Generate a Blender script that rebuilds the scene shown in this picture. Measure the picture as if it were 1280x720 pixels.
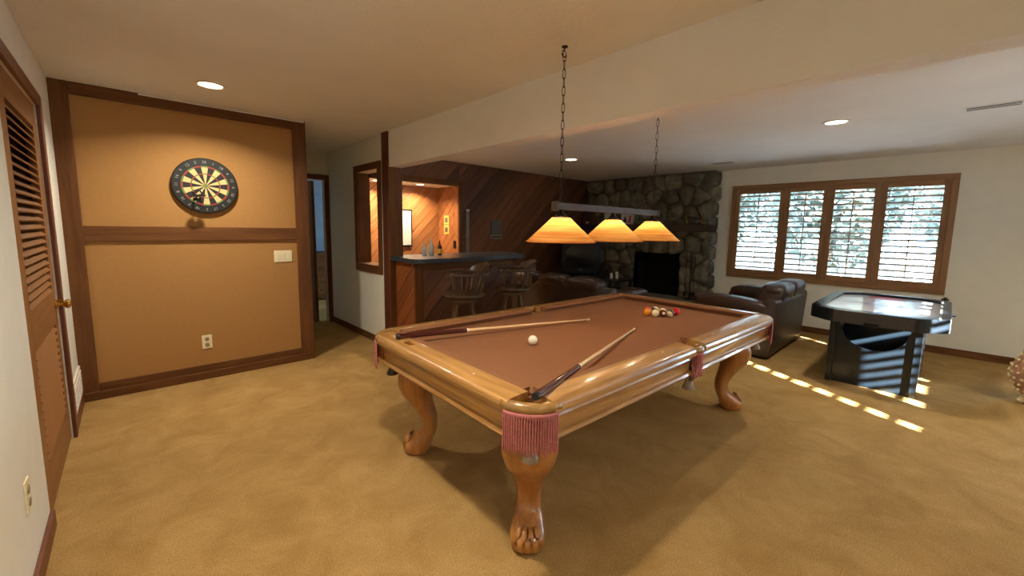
import bpy, bmesh, math, random
from mathutils import Vector, Matrix
random.seed(7)
PI = math.pi
scene = bpy.context.scene
for o in list(bpy.data.objects):
    bpy.data.objects.remove(o)
COL = scene.collection

# ------------------------------------------------------------------ camera
cam_d = bpy.data.cameras.new('camera')
cam = bpy.data.objects.new('camera', cam_d)
COL.objects.link(cam)
scene.camera = cam
R = ((0.73037493, -0.68288562, 0.01482194), (0.06865583, 0.09498558, 0.99310831), (0.67958725, 0.7243238, -0.11625916))
cam.matrix_world = Matrix(((R[0][0], R[1][0], -R[2][0], 0), (R[0][1], R[1][1], -R[2][1], 0), (R[0][2], R[1][2], -R[2][2], 1.413), (0, 0, 0, 1)))
cam_d.sensor_width = 36.0
cam_d.lens = 511.868 / 1280 * 36
cam_d.shift_y = -14.89 / 1280
cam_d.clip_start = 0.02

# ------------------------------------------------------------------ world, sun, exposure
world = bpy.data.worlds.new('world')
scene.world = world
world.use_nodes = True
bg = world.node_tree.nodes['Background']
bg.inputs[0].default_value = (0.47, 0.71, 1.0, 1)
bg.inputs[1].default_value = 20.0
sun_d = bpy.data.lights.new('sun', 'SUN')
sun_d.energy = 190
sun_d.angle = 0.009
sun_d.color = (0.94, 0.97, 1.0)
sun = bpy.data.objects.new('sun', sun_d)
COL.objects.link(sun)
sun.rotation_euler = Vector((-0.465, -0.885, 0.41)).to_track_quat('Z', 'Y').to_euler()
vs = scene.view_settings
vs.view_transform = 'Standard'
vs.look = 'None'
vs.exposure = -0.14
vs.gamma = 1.0
vs.use_curve_mapping = False

CAN_W = 27.0          # one recessed lamp
PEND_W = 3.2
BAR_W = 21.0
WARM = (1.0, 0.92, 0.79)
WARM2 = (1.0, 0.82, 0.58)

# ------------------------------------------------------------------ room dimensions
XL, YD, XH, XH2, XW = -0.348, 4.565, 2.15, 2.29, 7.0
ZC, ZF, ZB = 2.44, 2.37, 2.06
YB, YK = 5.12, -2.6
YP = 4.29          # end of the hall wall
XOP = 3.68         # right jamb of the bar alcove
YA = 5.66          # back of the bar alcove
XS, YS = 6.84, 2.63  # stone face and its right edge

# ------------------------------------------------------------------ helpers
def lin(c):
    return tuple((v / 255 / 12.92 if v / 255 <= 0.04045 else ((v / 255 + 0.055) / 1.055) ** 2.4) for v in c)

def link(o, parent=None):
    COL.objects.link(o)
    if parent is not None:
        o.parent = parent
    return o

def obj(name, bm, mat, parent=None, smooth=False, angle=None):
    me = bpy.data.meshes.new(name)
    bmesh.ops.recalc_face_normals(bm, faces=bm.faces[:])
    bm.to_mesh(me)
    bm.free()
    if mat is not None:
        me.materials.append(mat)
    if smooth:
        for p in me.polygons:
            p.use_smooth = True
        if angle:
            me.set_sharp_from_angle(angle=math.radians(angle))
    o = bpy.data.objects.new(name, me)
    return link(o, parent)

def inst(name, src, parent=None, loc=(0, 0, 0), rot=(0, 0, 0), scale=(1, 1, 1)):
    o = bpy.data.objects.new(name, src.data)
    o.location = loc
    o.rotation_euler = rot
    o.scale = scale
    return link(o, parent)

def empty(name, loc=(0, 0, 0), rz=0):
    o = bpy.data.objects.new(name, None)
    o.empty_display_size = 0.1
    o.location = loc
    o.rotation_euler = (0, 0, rz)
    return link(o)

def tag(o, label, cat, group=None):
    o['label'] = label
    o['category'] = cat
    if group:
        o['group'] = group
    return o

def struct(o):
    o['kind'] = 'structure'
    return o

def thing(name, label, cat, loc=(0, 0, 0), rz=0, group=None):
    return tag(empty(name, loc, rz), label, cat, group)

def copy_tree(o, parent=None):
    c = o.copy()
    COL.objects.link(c)
    c.parent = parent
    for ch in [k for k in o.children]:
        copy_tree(ch, c)
    return c

def box(bm, x0, x1, y0, y1, z0, z1, bev=0.0, seg=2):
    r = bmesh.ops.create_cube(bm, size=1.0)
    vs_ = r['verts']
    for v in vs_:
        v.co = Vector(((x0 + x1) / 2 + v.co.x * (x1 - x0), (y0 + y1) / 2 + v.co.y * (y1 - y0), (z0 + z1) / 2 + v.co.z * (z1 - z0)))
    if bev > 0:
        es = list({e for v in vs_ for e in v.link_edges})
        bmesh.ops.bevel(bm, geom=es, offset=bev, segments=seg, affect='EDGES', profile=0.5)
    return bm

def B(x0, x1, y0, y1, z0, z1, bev=0.0, seg=2):
    return box(bmesh.new(), x0, x1, y0, y1, z0, z1, bev, seg)

def rings(bm, rs, cap0=True, cap1=True, closed=True):
    vr = [[bm.verts.new(p) for p in r] for r in rs]
    n = len(vr[0])
    for a, b in zip(vr[:-1], vr[1:]):
        for i in range(n if closed else n - 1):
            j = (i + 1) % n
            bm.faces.new((a[i], a[j], b[j], b[i]))
    if cap0:
        bm.faces.new(vr[0][::-1])
    if cap1:
        bm.faces.new(vr[-1])
    return bm

def lathe(bm, prof, n=20, c=(0, 0, 0), cap=True):
    rs = [[(c[0] + r * math.cos(2 * PI * i / n), c[1] + r * math.sin(2 * PI * i / n), c[2] + z) for i in range(n)] for r, z in prof]
    return rings(bm, rs, cap, cap)

def frame_of(d):
    d = Vector(d).normalized()
    u = d.cross(Vector((0, 0, 1)))
    if u.length < 1e-4:
        u = Vector((1, 0, 0))
    u.normalize()
    return u, d.cross(u).normalized()

def rod(bm, p0, p1, r0, r1=None, n=10):
    r1 = r0 if r1 is None else r1
    p0, p1 = Vector(p0), Vector(p1)
    u, w = frame_of(p1 - p0)
    return rings(bm, [[p + (u * math.cos(2 * PI * i / n) + w * math.sin(2 * PI * i / n)) * r for i in range(n)] for p, r in ((p0, r0), (p1, r1))])

def turned(bm, p0, p1, prof, n=12):
    """a turned spindle: prof is a list of (t, radius)"""
    p0, p1 = Vector(p0), Vector(p1)
    u, w = frame_of(p1 - p0)
    return rings(bm, [[p0.lerp(p1, t) + (u * math.cos(2 * PI * i / n) + w * math.sin(2 * PI * i / n)) * r for i in range(n)] for t, r in prof])

def tube(bm, pts, r, n=8, closed=False, rz=None):
    pts = [Vector(p) for p in pts]
    m = len(pts)
    rs = []
    for k, p in enumerate(pts):
        a = pts[k - 1] if (closed or k > 0) else p
        b = pts[(k + 1) % m] if (closed or k < m - 1) else p
        u, w = frame_of(b - a)
        rr = r[k] if isinstance(r, (list, tuple)) else r
        r2 = rr if rz is None else rz
        rs.append([p + u * math.cos(2 * PI * i / n) * rr + w * math.sin(2 * PI * i / n) * r2 for i in range(n)])
    if closed:
        rs.append(rs[0])
        vr = [[bm.verts.new(q) for q in r_] for r_ in rs[:-1]]
        for k in range(m):
            a, b = vr[k], vr[(k + 1) % m]
            for i in range(n):
                j = (i + 1) % n
                bm.faces.new((a[i], a[j], b[j], b[i]))
        return bm
    return rings(bm, rs)

def prism(bm, pts, d):
    """polygon of 3D points extruded by the vector d"""
    d = Vector(d)
    a = [bm.verts.new(p) for p in pts]
    b = [bm.verts.new(Vector(p) + d) for p in pts]
    n = len(a)
    bm.faces.new(a)
    bm.faces.new(b[::-1])
    for i in range(n):
        j = (i + 1) % n
        bm.faces.new((a[i], b[i], b[j], a[j]))
    return bm

def sweep(bm, prof, fa, fb):
    """profile swept between two mapping functions (u, z) -> point"""
    return rings(bm, [[fa(u, z) for u, z in prof], [fb(u, z) for u, z in prof]])

def sgnpow(v, p):
    return math.copysign(abs(v) ** p, v)

def pillow(bm, c, s, e1=0.5, e2=0.5, n=20, m=12, f=None):
    """superellipsoid cushion"""
    rs = []
    for j in range(1, m):
        th = -PI / 2 + PI * j / m
        r = []
        for i in range(n):
            ph = 2 * PI * i / n
            p = Vector((s[0] * sgnpow(math.cos(th), e1) * sgnpow(math.cos(ph), e2), s[1] * sgnpow(math.cos(th), e1) * sgnpow(math.sin(ph), e2), s[2] * sgnpow(math.sin(th), e1)))
            if f:
                p = f(p)
            r.append(p + Vector(c))
        rs.append(r)
    vr = [[bm.verts.new(p) for p in r] for r in rs]
    for a, b in zip(vr[:-1], vr[1:]):
        for i in range(n):
            j = (i + 1) % n
            bm.faces.new((a[i], a[j], b[j], b[i]))
    for row, z in ((vr[0], -s[2]), (vr[-1], s[2])):
        p = Vector((0, 0, z))
        if f:
            p = f(p)
        v = bm.verts.new(p + Vector(c))
        for i in range(n):
            bm.faces.new((row[i], row[(i + 1) % n], v))
    return bm

def clip_poly(poly, a, b, c):
    """keep a*x+b*y<=c"""
    out = []
    n = len(poly)
    for i in range(n):
        p, q = poly[i], poly[(i + 1) % n]
        dp, dq = a * p[0] + b * p[1] - c, a * q[0] + b * q[1] - c
        if dp <= 0:
            out.append(p)
        if (dp < 0 < dq) or (dq < 0 < dp):
            t = dp / (dp - dq)
            out.append((p[0] + (q[0] - p[0]) * t, p[1] + (q[1] - p[1]) * t))
    return out

# ------------------------------------------------------------------ materials
def new_mat(name):
    m = bpy.data.materials.new(name)
    m.use_nodes = True
    nt = m.node_tree
    return m, nt, nt.nodes['Principled BSDF']

def plain(name, col, rough=0.5, metal=0.0, spec=0.5, noise=0.06, scale=8.0, bump=0.0, bscale=60.0, coat=0.0, rnd=0.0):
    m, nt, p = new_mat(name)
    c = lin(col)
    tc = nt.nodes.new('ShaderNodeTexCoord')
    nz = nt.nodes.new('ShaderNodeTexNoise')
    nz.inputs['Scale'].default_value = scale
    nz.inputs['Detail'].default_value = 3
    nt.links.new(tc.outputs['Object'], nz.inputs['Vector'])
    rp = nt.nodes.new('ShaderNodeValToRGB')
    rp.color_ramp.elements[0].position = 0.3
    rp.color_ramp.elements[1].position = 0.7
    rp.color_ramp.elements[0].color = (*[v * (1 - noise) for v in c], 1)
    rp.color_ramp.elements[1].color = (*[min(1, v * (1 + noise)) for v in c], 1)
    nt.links.new(nz.outputs['Fac'], rp.inputs['Fac'])
    out = rp.outputs['Color']
    if rnd:
        out = vary(nt, out, rnd)
    nt.links.new(out, p.inputs['Base Color'])
    p.inputs['Roughness'].default_value = rough
    p.inputs['Metallic'].default_value = metal
    p.inputs['Specular IOR Level'].default_value = spec
    p.inputs['Coat Weight'].default_value = coat
    p.inputs['Coat Roughness'].default_value = 0.08
    if bump:
        n2 = nt.nodes.new('ShaderNodeTexNoise')
        n2.inputs['Scale'].default_value = bscale
        n2.inputs['Detail'].default_value = 4
        nt.links.new(tc.outputs['Object'], n2.inputs['Vector'])
        b = nt.nodes.new('ShaderNodeBump')
        b.inputs['Strength'].default_value = bump
        b.inputs['Distance'].default_value = 0.01
        nt.links.new(n2.outputs['Fac'], b.inputs['Height'])
        nt.links.new(b.outputs['Normal'], p.inputs['Normal'])
    return m

def vary(nt, out, amt):
    oi = nt.nodes.new('ShaderNodeObjectInfo')
    ma = nt.nodes.new('ShaderNodeMapRange')
    ma.inputs['To Min'].default_value = 1 - amt
    ma.inputs['To Max'].default_value = 1 + amt
    nt.links.new(oi.outputs['Random'], ma.inputs['Value'])
    hs = nt.nodes.new('ShaderNodeHueSaturation')
    nt.links.new(ma.outputs['Result'], hs.inputs['Value'])
    nt.links.new(out, hs.inputs['Color'])
    return hs.outputs['Color']

def wood(name, dark, light, axis='x', rough=0.35, freq=26.0, rnd=0.0, coat=0.0, rot=(0, 0, 0), spec=0.5):
    m, nt, p = new_mat(name)
    tc = nt.nodes.new('ShaderNodeTexCoord')
    mp0 = nt.nodes.new('ShaderNodeMapping')
    mp0.inputs['Rotation'].default_value = rot
    nt.links.new(tc.outputs['Object'], mp0.inputs['Vector'])
    mp = nt.nodes.new('ShaderNodeMapping')
    s = {'x': (0.06, 1, 1), 'y': (1, 0.06, 1), 'z': (1, 1, 0.06)}[axis]
    mp.inputs['Scale'].default_value = tuple(v * freq for v in s)
    nt.links.new(mp0.outputs['Vector'], mp.inputs['Vector'])
    nz = nt.nodes.new('ShaderNodeTexNoise')
    nz.inputs['Scale'].default_value = 1.0
    nz.inputs['Detail'].default_value = 6
    nz.inputs['Roughness'].default_value = 0.65
    nz.inputs['Distortion'].default_value = 0.8
    nt.links.new(mp.outputs['Vector'], nz.inputs['Vector'])
    rp = nt.nodes.new('ShaderNodeValToRGB')
    rp.color_ramp.elements[0].position = 0.3
    rp.color_ramp.elements[1].position = 0.68
    rp.color_ramp.elements[0].color = (*lin(dark), 1)
    rp.color_ramp.elements[1].color = (*lin(light), 1)
    nt.links.new(nz.outputs['Fac'], rp.inputs['Fac'])
    out = rp.outputs['Color']
    if rnd:
        out = vary(nt, out, rnd)
    nt.links.new(out, p.inputs['Base Color'])
    b = nt.nodes.new('ShaderNodeBump')
    b.inputs['Strength'].default_value = 0.12
    b.inputs['Distance'].default_value = 0.004
    nt.links.new(nz.outputs['Fac'], b.inputs['Height'])
    nt.links.new(b.outputs['Normal'], p.inputs['Normal'])
    p.inputs['Roughness'].default_value = rough
    p.inputs['Specular IOR Level'].default_value = spec
    p.inputs['Coat Weight'].default_value = coat
    p.inputs['Coat Roughness'].default_value = 0.06
    return m

def emit(name, col, strength):
    m, nt, p = new_mat(name)
    p.inputs['Base Color'].default_value = (*col, 1)
    p.inputs['Emission Color'].default_value = (*col, 1)
    p.inputs['Emission Strength'].default_value = strength
    return m

def glass(name, col=(1, 1, 1), rough=0.0):
    m, nt, p = new_mat(name)
    tr = nt.nodes.new('ShaderNodeBsdfTransparent')
    tr.inputs[0].default_value = (*col, 1)
    gl = nt.nodes.new('ShaderNodeBsdfGlossy')
    gl.inputs['Roughness'].default_value = rough
    fr = nt.nodes.new('ShaderNodeFresnel')
    mx = nt.nodes.new('ShaderNodeMixShader')
    nt.links.new(fr.outputs[0], mx.inputs[0])
    nt.links.new(tr.outputs[0], mx.inputs[1])
    nt.links.new(gl.outputs[0], mx.inputs[2])
    nt.links.new(mx.outputs[0], nt.nodes['Material Output'].inputs[0])
    return m

M = {}
M['wall'] = plain('cream_wall', (228, 224, 206), 0.85, spec=0.2, noise=0.02, bump=0.12, bscale=90)
M['ceil'] = plain('ceiling_paint', (234, 231, 225), 0.9, spec=0.15, noise=0.025, scale=3, bump=0.35, bscale=45)
M['ochre'] = plain('ochre_panel', (168, 123, 69), 0.8, spec=0.25, noise=0.03, scale=30, bump=0.2, bscale=140)
M['beam_x'] = wood('dark_trim_x', (84, 50, 24), (116, 74, 38), 'x', 0.6, spec=0.2)
M['beam_y'] = wood('dark_trim_y', (84, 50, 24), (116, 74, 38), 'y', 0.6, spec=0.2)
M['beam_z'] = wood('dark_trim_z', (84, 50, 24), (116, 74, 38), 'z', 0.6, spec=0.2)
M['post_z'] = wood('red_brown_post', (70, 30, 14), (110, 54, 26), 'z', 0.4)
M['door_z'] = wood('door_wood', (122, 78, 38), (152, 102, 54), 'z', 0.42)
M['door_y'] = wood('door_louvre_wood', (116, 74, 38), (146, 98, 54), 'y', 0.42)
M['case_z'] = wood('door_casing', (96, 52, 32), (120, 70, 44), 'z', 0.45)
M['case_y'] = wood('door_casing_y', (96, 52, 32), (120, 70, 44), 'y', 0.45)
M['shut_y'] = wood('shutter_wood_y', (118, 82, 44), (148, 106, 64), 'y', 0.45)
M['shut_z'] = wood('shutter_wood_z', (118, 82, 44), (148, 106, 64), 'z', 0.45)
M['louv'] = wood('louvre_wood', (164, 142, 120), (186, 164, 142), 'y', 0.4)
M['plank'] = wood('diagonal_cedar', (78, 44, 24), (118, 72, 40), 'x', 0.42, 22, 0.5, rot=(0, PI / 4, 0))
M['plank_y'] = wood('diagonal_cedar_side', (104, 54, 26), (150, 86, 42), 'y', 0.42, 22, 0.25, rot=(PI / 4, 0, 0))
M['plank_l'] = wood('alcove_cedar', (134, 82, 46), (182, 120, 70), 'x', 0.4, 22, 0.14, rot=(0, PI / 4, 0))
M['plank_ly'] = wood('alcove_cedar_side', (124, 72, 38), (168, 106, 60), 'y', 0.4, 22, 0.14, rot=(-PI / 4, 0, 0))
M['backing'] = plain('plank_backing', (40, 22, 12), 0.8)
M['oak_x'] = wood('honey_oak_x', (132, 88, 40), (200, 150, 86), 'x', 0.28, 30, coat=0.5)
M['oak_y'] = wood('honey_oak_y', (132, 88, 40), (200, 150, 86), 'y', 0.28, 30, coat=0.5)
M['oak_z'] = wood('honey_oak_z', (138, 86, 40), (186, 126, 64), 'z', 0.28, 22, coat=0.5)
M['felt'] = plain('brown_felt', (136, 92, 62), 0.95, spec=0.1, noise=0.03, scale=40, bump=0.1, bscale=400)
M['leather_p'] = plain('pocket_leather', (150, 112, 60), 0.25, noise=0.2, scale=30, bump=0.2, bscale=80, coat=0.4)
M['leather_d'] = plain('dark_pocket_leather', (66, 44, 30), 0.4, noise=0.15, scale=30)
M['fringe'] = plain('rose_fringe', (184, 106, 102), 0.8, noise=0.18, scale=120, bump=0.3, bscale=300)
M['net'] = plain('pocket_net', (150, 136, 116), 0.5, noise=0.35, scale=40)
M['brass'] = plain('brass', (200, 158, 70), 0.25, metal=1.0)
M['plate'] = plain('ivory_plastic', (232, 218, 178), 0.4, noise=0.02)
M['plate_d'] = plain('ivory_plastic_slot', (150, 134, 100), 0.5)
M['white'] = plain('white_enamel', (226, 220, 208), 0.5, noise=0.02)
M['iron'] = plain('dark_iron', (42, 34, 30), 0.45, metal=0.6)
M['barmetal'] = plain('pewter_bar', (66, 56, 47), 0.6, metal=0.0, spec=0.25)
M['black'] = plain('black_plastic', (12, 12, 13), 0.5, spec=0.3, noise=0.1)
M['blackboard'] = plain('dartboard_black', (20, 20, 16), 0.6)
M['seg_l'] = plain('segment_cream', (208, 182, 118), 0.7)
M['seg_r'] = plain('segment_red', (146, 50, 40), 0.7)
M['seg_g'] = plain('segment_green', (104, 120, 56), 0.7)
M['number'] = plain('number_wire', (150, 146, 128), 0.4)
M['screen'] = plain('tv_glass', (12, 14, 14), 0.18, spec=0.3, noise=0.05)
M['sofa'] = plain('brown_leather', (58, 40, 32), 0.36, noise=0.18, scale=14, bump=0.25, bscale=40)
M['sofa_d'] = plain('brown_leather_back', (54, 41, 34), 0.42, noise=0.12, scale=10, bump=0.15, bscale=60)
M['hockey'] = plain('black_laminate', (20, 28, 34), 0.28, noise=0.08)
M['hockey_g'] = plain('skirt_graphite', (62, 58, 56), 0.4, noise=0.25, scale=60)
M['play'] = plain('playfield_white', (222, 220, 224), 0.16, noise=0.02)
M['red'] = plain('hockey_red', (204, 44, 52), 0.3)
M['blue'] = plain('hockey_blue', (90, 110, 170), 0.3)
M['counter'] = plain('slate_laminate', (52, 58, 66), 0.3, noise=0.08)
M['stoolw'] = wood('stool_wood', (54, 39, 23), (92, 68, 40), 'z', 0.3, 30)
M['stone'] = plain('field_stone', (104, 98, 80), 0.85, noise=0.42, scale=9, bump=0.6, bscale=26, rnd=0.38)
M['mortar'] = plain('mortar', (98, 95, 86), 0.95, noise=0.1)
M['soot_shade'] = plain('firebox_soot_vent_shade', (10, 9, 8), 0.9)  # soot of the firebox, also the painted dark inside the vents
M['mantel'] = wood('mantel_wood', (26, 16, 10), (44, 28, 18), 'y', 0.5)
M['cue_w'] = wood('cue_maple', (206, 160, 104), (230, 190, 136), 'x', 0.25, 60, coat=0.4)
M['cue_b'] = wood('cue_butt', (48, 14, 14), (78, 22, 20), 'x', 0.15, 40, coat=0.8)
M['cue_end'] = plain('cue_bumper', (24, 20, 20), 0.5)
M['cue_ring'] = plain('cue_ferrule', (236, 224, 206), 0.3)
M['paper'] = plain('paper', (196, 194, 182), 0.7, noise=0.02)
M['photo1'] = plain('print_amber', (222, 170, 84), 0.5, noise=0.1, scale=60)
M['photo2'] = plain('print_ink', (92, 70, 50), 0.6, noise=0.3, scale=120)
M['greyp'] = plain('grey_plaque', (84, 88, 82), 0.4)
M['steel'] = plain('brushed_steel', (150, 146, 130), 0.35, metal=0.7)
M['gl_clear'] = plain('bottle_glass', (206, 210, 200), 0.1, noise=0.05)
M['gl_brown'] = plain('bottle_brown', (84, 34, 16), 0.1)
M['label_y'] = plain('bottle_label', (226, 178, 60), 0.6)
M['gold'] = plain('gilt_bead', (236, 214, 160), 0.2, metal=0.2, noise=0.1)
M['urn'] = plain('urn_body', (170, 120, 84), 0.5, noise=0.3, scale=20)
M['leaf'] = plain('foliage', (116, 128, 116), 0.7, noise=0.5, scale=3)
M['bark'] = plain('bark', (92, 76, 60), 0.9, noise=0.3, scale=12)
M['bounce_ground'] = plain('pale_bounce_ground', (178, 178, 176), 0.95, noise=0.3, scale=4)  # pale grey chosen so the ground bounces neutral daylight indoors
M['fence'] = plain('pale_fence', (214, 206, 190), 0.8)
M['pane'] = glass('window_glass')
M['bluewall'] = plain('blue_grey_wall', (140, 160, 176), 0.9)
M['lamp_on'] = emit('lamp_lens', (1.0, 0.86, 0.62), 12.0)
M['bulb'] = emit('bulb', (1.0, 0.72, 0.36), 25.0)

# carpet
def carpet():
    m, nt, p = new_mat('gold_carpet')
    tc = nt.nodes.new('ShaderNodeTexCoord')
    n1 = nt.nodes.new('ShaderNodeTexNoise')
    n1.inputs['Scale'].default_value = 3.6
    n1.inputs['Detail'].default_value = 9
    n1.inputs['Roughness'].default_value = 0.68
    n1.inputs['Distortion'].default_value = 0.6
    n2 = nt.nodes.new('ShaderNodeTexNoise')
    n2.inputs['Scale'].default_value = 160
    n2.inputs['Detail'].default_value = 3
    for n in (n1, n2):
        nt.links.new(tc.outputs['Object'], n.inputs['Vector'])
    r1 = nt.nodes.new('ShaderNodeValToRGB')
    r1.color_ramp.elements[0].position = 0.35
    r1.color_ramp.elements[1].position = 0.66
    r1.color_ramp.elements[0].color = (*lin((168, 130, 74)), 1)
    r1.color_ramp.elements[1].color = (*lin((191, 153, 94)), 1)
    r2 = nt.nodes.new('ShaderNodeValToRGB')
    r2.color_ramp.elements[0].position = 0.3
    r2.color_ramp.elements[1].position = 0.7
    r2.color_ramp.elements[0].color = (0.62, 0.62, 0.62, 1)
    r2.color_ramp.elements[1].color = (1, 1, 1, 1)
    nt.links.new(n1.outputs['Fac'], r1.inputs['Fac'])
    nt.links.new(n2.outputs['Fac'], r2.inputs['Fac'])
    mx = nt.nodes.new('ShaderNodeMix')
    mx.data_type = 'RGBA'
    mx.blend_type = 'MULTIPLY'
    mx.inputs[0].default_value = 1.0
    nt.links.new(r1.outputs['Color'], mx.inputs[6])
    nt.links.new(r2.outputs['Color'], mx.inputs[7])
    nt.links.new(mx.outputs[2], p.inputs['Base Color'])
    b = nt.nodes.new('ShaderNodeBump')
    b.inputs['Strength'].default_value = 0.5
    b.inputs['Distance'].default_value = 0.012
    nt.links.new(n2.outputs['Fac'], b.inputs['Height'])
    nt.links.new(b.outputs['Normal'], p.inputs['Normal'])
    p.inputs['Roughness'].default_value = 1.0
    p.inputs['Specular IOR Level'].default_value = 0.1
    return m
M['carpet'] = carpet()

# lamp shade: wood veneer, light comes through it
def shade_mat():
    m, nt, p = new_mat('veneer_shade')
    tc = nt.nodes.new('ShaderNodeTexCoord')
    mp = nt.nodes.new('ShaderNodeMapping')
    mp.inputs['Scale'].default_value = (2.2, 2.2, 60)
    nt.links.new(tc.outputs['Object'], mp.inputs['Vector'])
    nz = nt.nodes.new('ShaderNodeTexNoise')
    nz.inputs['Scale'].default_value = 1.6
    nz.inputs['Detail'].default_value = 4
    nt.links.new(mp.outputs['Vector'], nz.inputs['Vector'])
    rp = nt.nodes.new('ShaderNodeValToRGB')
    rp.color_ramp.elements[0].position = 0.32
    rp.color_ramp.elements[1].position = 0.66
    rp.color_ramp.elements[0].color = (*lin((218, 142, 66)), 1)
    rp.color_ramp.elements[1].color = (*lin((244, 188, 104)), 1)
    nt.links.new(nz.outputs['Fac'], rp.inputs['Fac'])
    nt.links.new(rp.outputs['Color'], p.inputs['Base Color'])
    p.inputs['Roughness'].default_value = 0.6
    tr = nt.nodes.new('ShaderNodeBsdfTranslucent')
    nt.links.new(rp.outputs['Color'], tr.inputs[0])
    mx = nt.nodes.new('ShaderNodeMixShader')
    mx.inputs[0].default_value = 0.62
    nt.links.new(p.outputs[0], mx.inputs[1])
    nt.links.new(tr.outputs[0], mx.inputs[2])
    nt.links.new(mx.outputs[0], nt.nodes['Material Output'].inputs[0])
    return m
M['shade'] = shade_mat()

# ------------------------------------------------------------------ SETTING
struct(obj('floor', B(-0.6, 7.2, -2.8, 9.0, -0.12, 0.0), M['carpet']))
bm = bmesh.new()
box(bm, -0.6, XH + 0.07, -2.8, 6.3, ZC, ZC + 0.15)
struct(obj('ceiling', bm, M['ceil']))
bm = bmesh.new()
box(bm, XH2, 7.2, -2.8, 6.0, ZF, ZF + 0.22)
struct(obj('ceiling', bm, M['ceil']))
# dropped beam between the two halves of the room
struct(obj('trim_1', B(XH, XH2, YK, YP, ZB, ZC), M['ceil']))

# left wall with the door opening
D0, D1, DZ = 2.73, 3.82, 2.10
bm = bmesh.new()
box(bm, XL - 0.14, XL, YK, D0, 0, ZC)
box(bm, XL - 0.14, XL, D1, YD, 0, ZC)
box(bm, XL - 0.14, XL, D0, D1, DZ, ZC)
wall_left = struct(obj('wall_left', bm, M['wall']))
# wall behind the camera, with its own shuttered window
WB0, WB1, WZ0, WZ1 = 2.5, 4.8, 1.2, 2.05
bm = bmesh.new()
box(bm, XL - 0.14, WB0, YK - 0.14, YK, 0, ZC)
box(bm, WB1, XW + 0.14, YK - 0.14, YK, 0, ZC)
box(bm, WB0, WB1, YK - 0.14, YK, 0, WZ0)
box(bm, WB0, WB1, YK - 0.14, YK, WZ1, ZC)
struct(obj('wall_back', bm, M['wall']))
# dart wall
wall_front = struct(obj('wall_front', B(XL, 1.366, YD, YD + 0.14, 0, ZC), M['ochre']))
def board(name, bmx, mat, par):
    return obj(name, bmx, mat, par)
board('board', B(XL, -0.245, YD - 0.022, YD, 0.0, ZC, 0.004), M['beam_z'], wall_front)
board('board', B(1.258, 1.366, YD - 0.022, YD, 0.0, ZC, 0.004), M['beam_z'], wall_front)
board('board', B(-0.244, 1.257, YD - 0.022, YD, 2.35, ZC, 0.004), M['beam_x'], wall_front)
board('board', B(-0.244, 1.257, YD - 0.02, YD, 1.262, 1.382, 0.004), M['beam_x'], wall_front)
board('board', B(-0.244, 1.257, YD - 0.018, YD, 0.06, 0.13, 0.004), M['beam_x'], wall_front)
struct(obj('baseboard_front', B(XL, 1.378, YD - 0.036, YD - 0.023, 0.0, 0.07, 0.004), M['beam_x']))
board('board', B(1.366, 1.382, YD - 0.02, YD + 0.14, 0.0, ZC, 0.003), M['beam_z'], wall_front)
board('ledge_strip', B(0.14, 1.366, YD - 0.03, YD - 0.022, 2.425, 2.438), M['white'], wall_front)
struct(obj('baseboard_left', B(XL, XL + 0.016, YK, D0, 0, 0.085, 0.004), M['case_y']))
struct(obj('baseboard_left', B(XL, XL + 0.016, D1 + 0.075, YD - 0.037, 0, 0.085, 0.004), M['case_y']))

# hall wall with the pass-through window to the bar
HW0, HW1, HZ0, HZ1 = 4.56, 5.14, 0.93, 2.07
bm = bmesh.new()
box(bm, XH, XH2, YP, HW0, 0, ZC)
box(bm, XH, XH2, HW1, 6.15, 0, ZC)
box(bm, XH, XH2, HW0, HW1, 0, HZ0)
box(bm, XH, XH2, HW0, HW1, HZ1, ZC)
wall_hall = struct(obj('wall_hall', bm, M['wall']))
obj('corner_board', B(XH - 0.02, XH, YP - 0.0, YP + 0.14, 0, ZC, 0.003), M['post_z'], wall_hall)
obj('end_board', B(XH - 0.02, XH2 + 0.005, YP - 0.02, YP, 0, ZB, 0.003), M['beam_z'], wall_hall)
struct(obj('baseboard_hall', B(XH - 0.014, XH, YP + 0.15, 6.15, 0, 0.085, 0.003), M['beam_y']))
w2 = struct(empty('window_2', (XH, 0, 0)))
for a in ((HW0 - 0.08, HW0, HZ0 - 0.08, HZ1 + 0.08), (HW1, HW1 + 0.08, HZ0 - 0.08, HZ1 + 0.08)):
    obj('frame_stile', B(-0.02, 0, a[0], a[1], a[2], a[3], 0.003), M['beam_z'], w2)
for a in ((HW0, HW1, HZ0 - 0.08, HZ0), (HW0, HW1, HZ1, HZ1 + 0.08)):
    obj('frame_rail', B(-0.02, 0, a[0], a[1], a[2], a[3], 0.003), M['beam_y'], w2)
obj('jamb', B(0, 0.15, HW1 - 0.015, HW1, HZ0, HZ1), M['beam_z'], w2)
obj('jamb', B(0, 0.15, HW0, HW0 + 0.015, HZ0, HZ1), M['beam_z'], w2)
obj('sill', B(-0.03, 0.17, HW0 + 0.015, HW1 - 0.015, HZ0, HZ0 + 0.02), M['beam_y'], w2)

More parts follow.
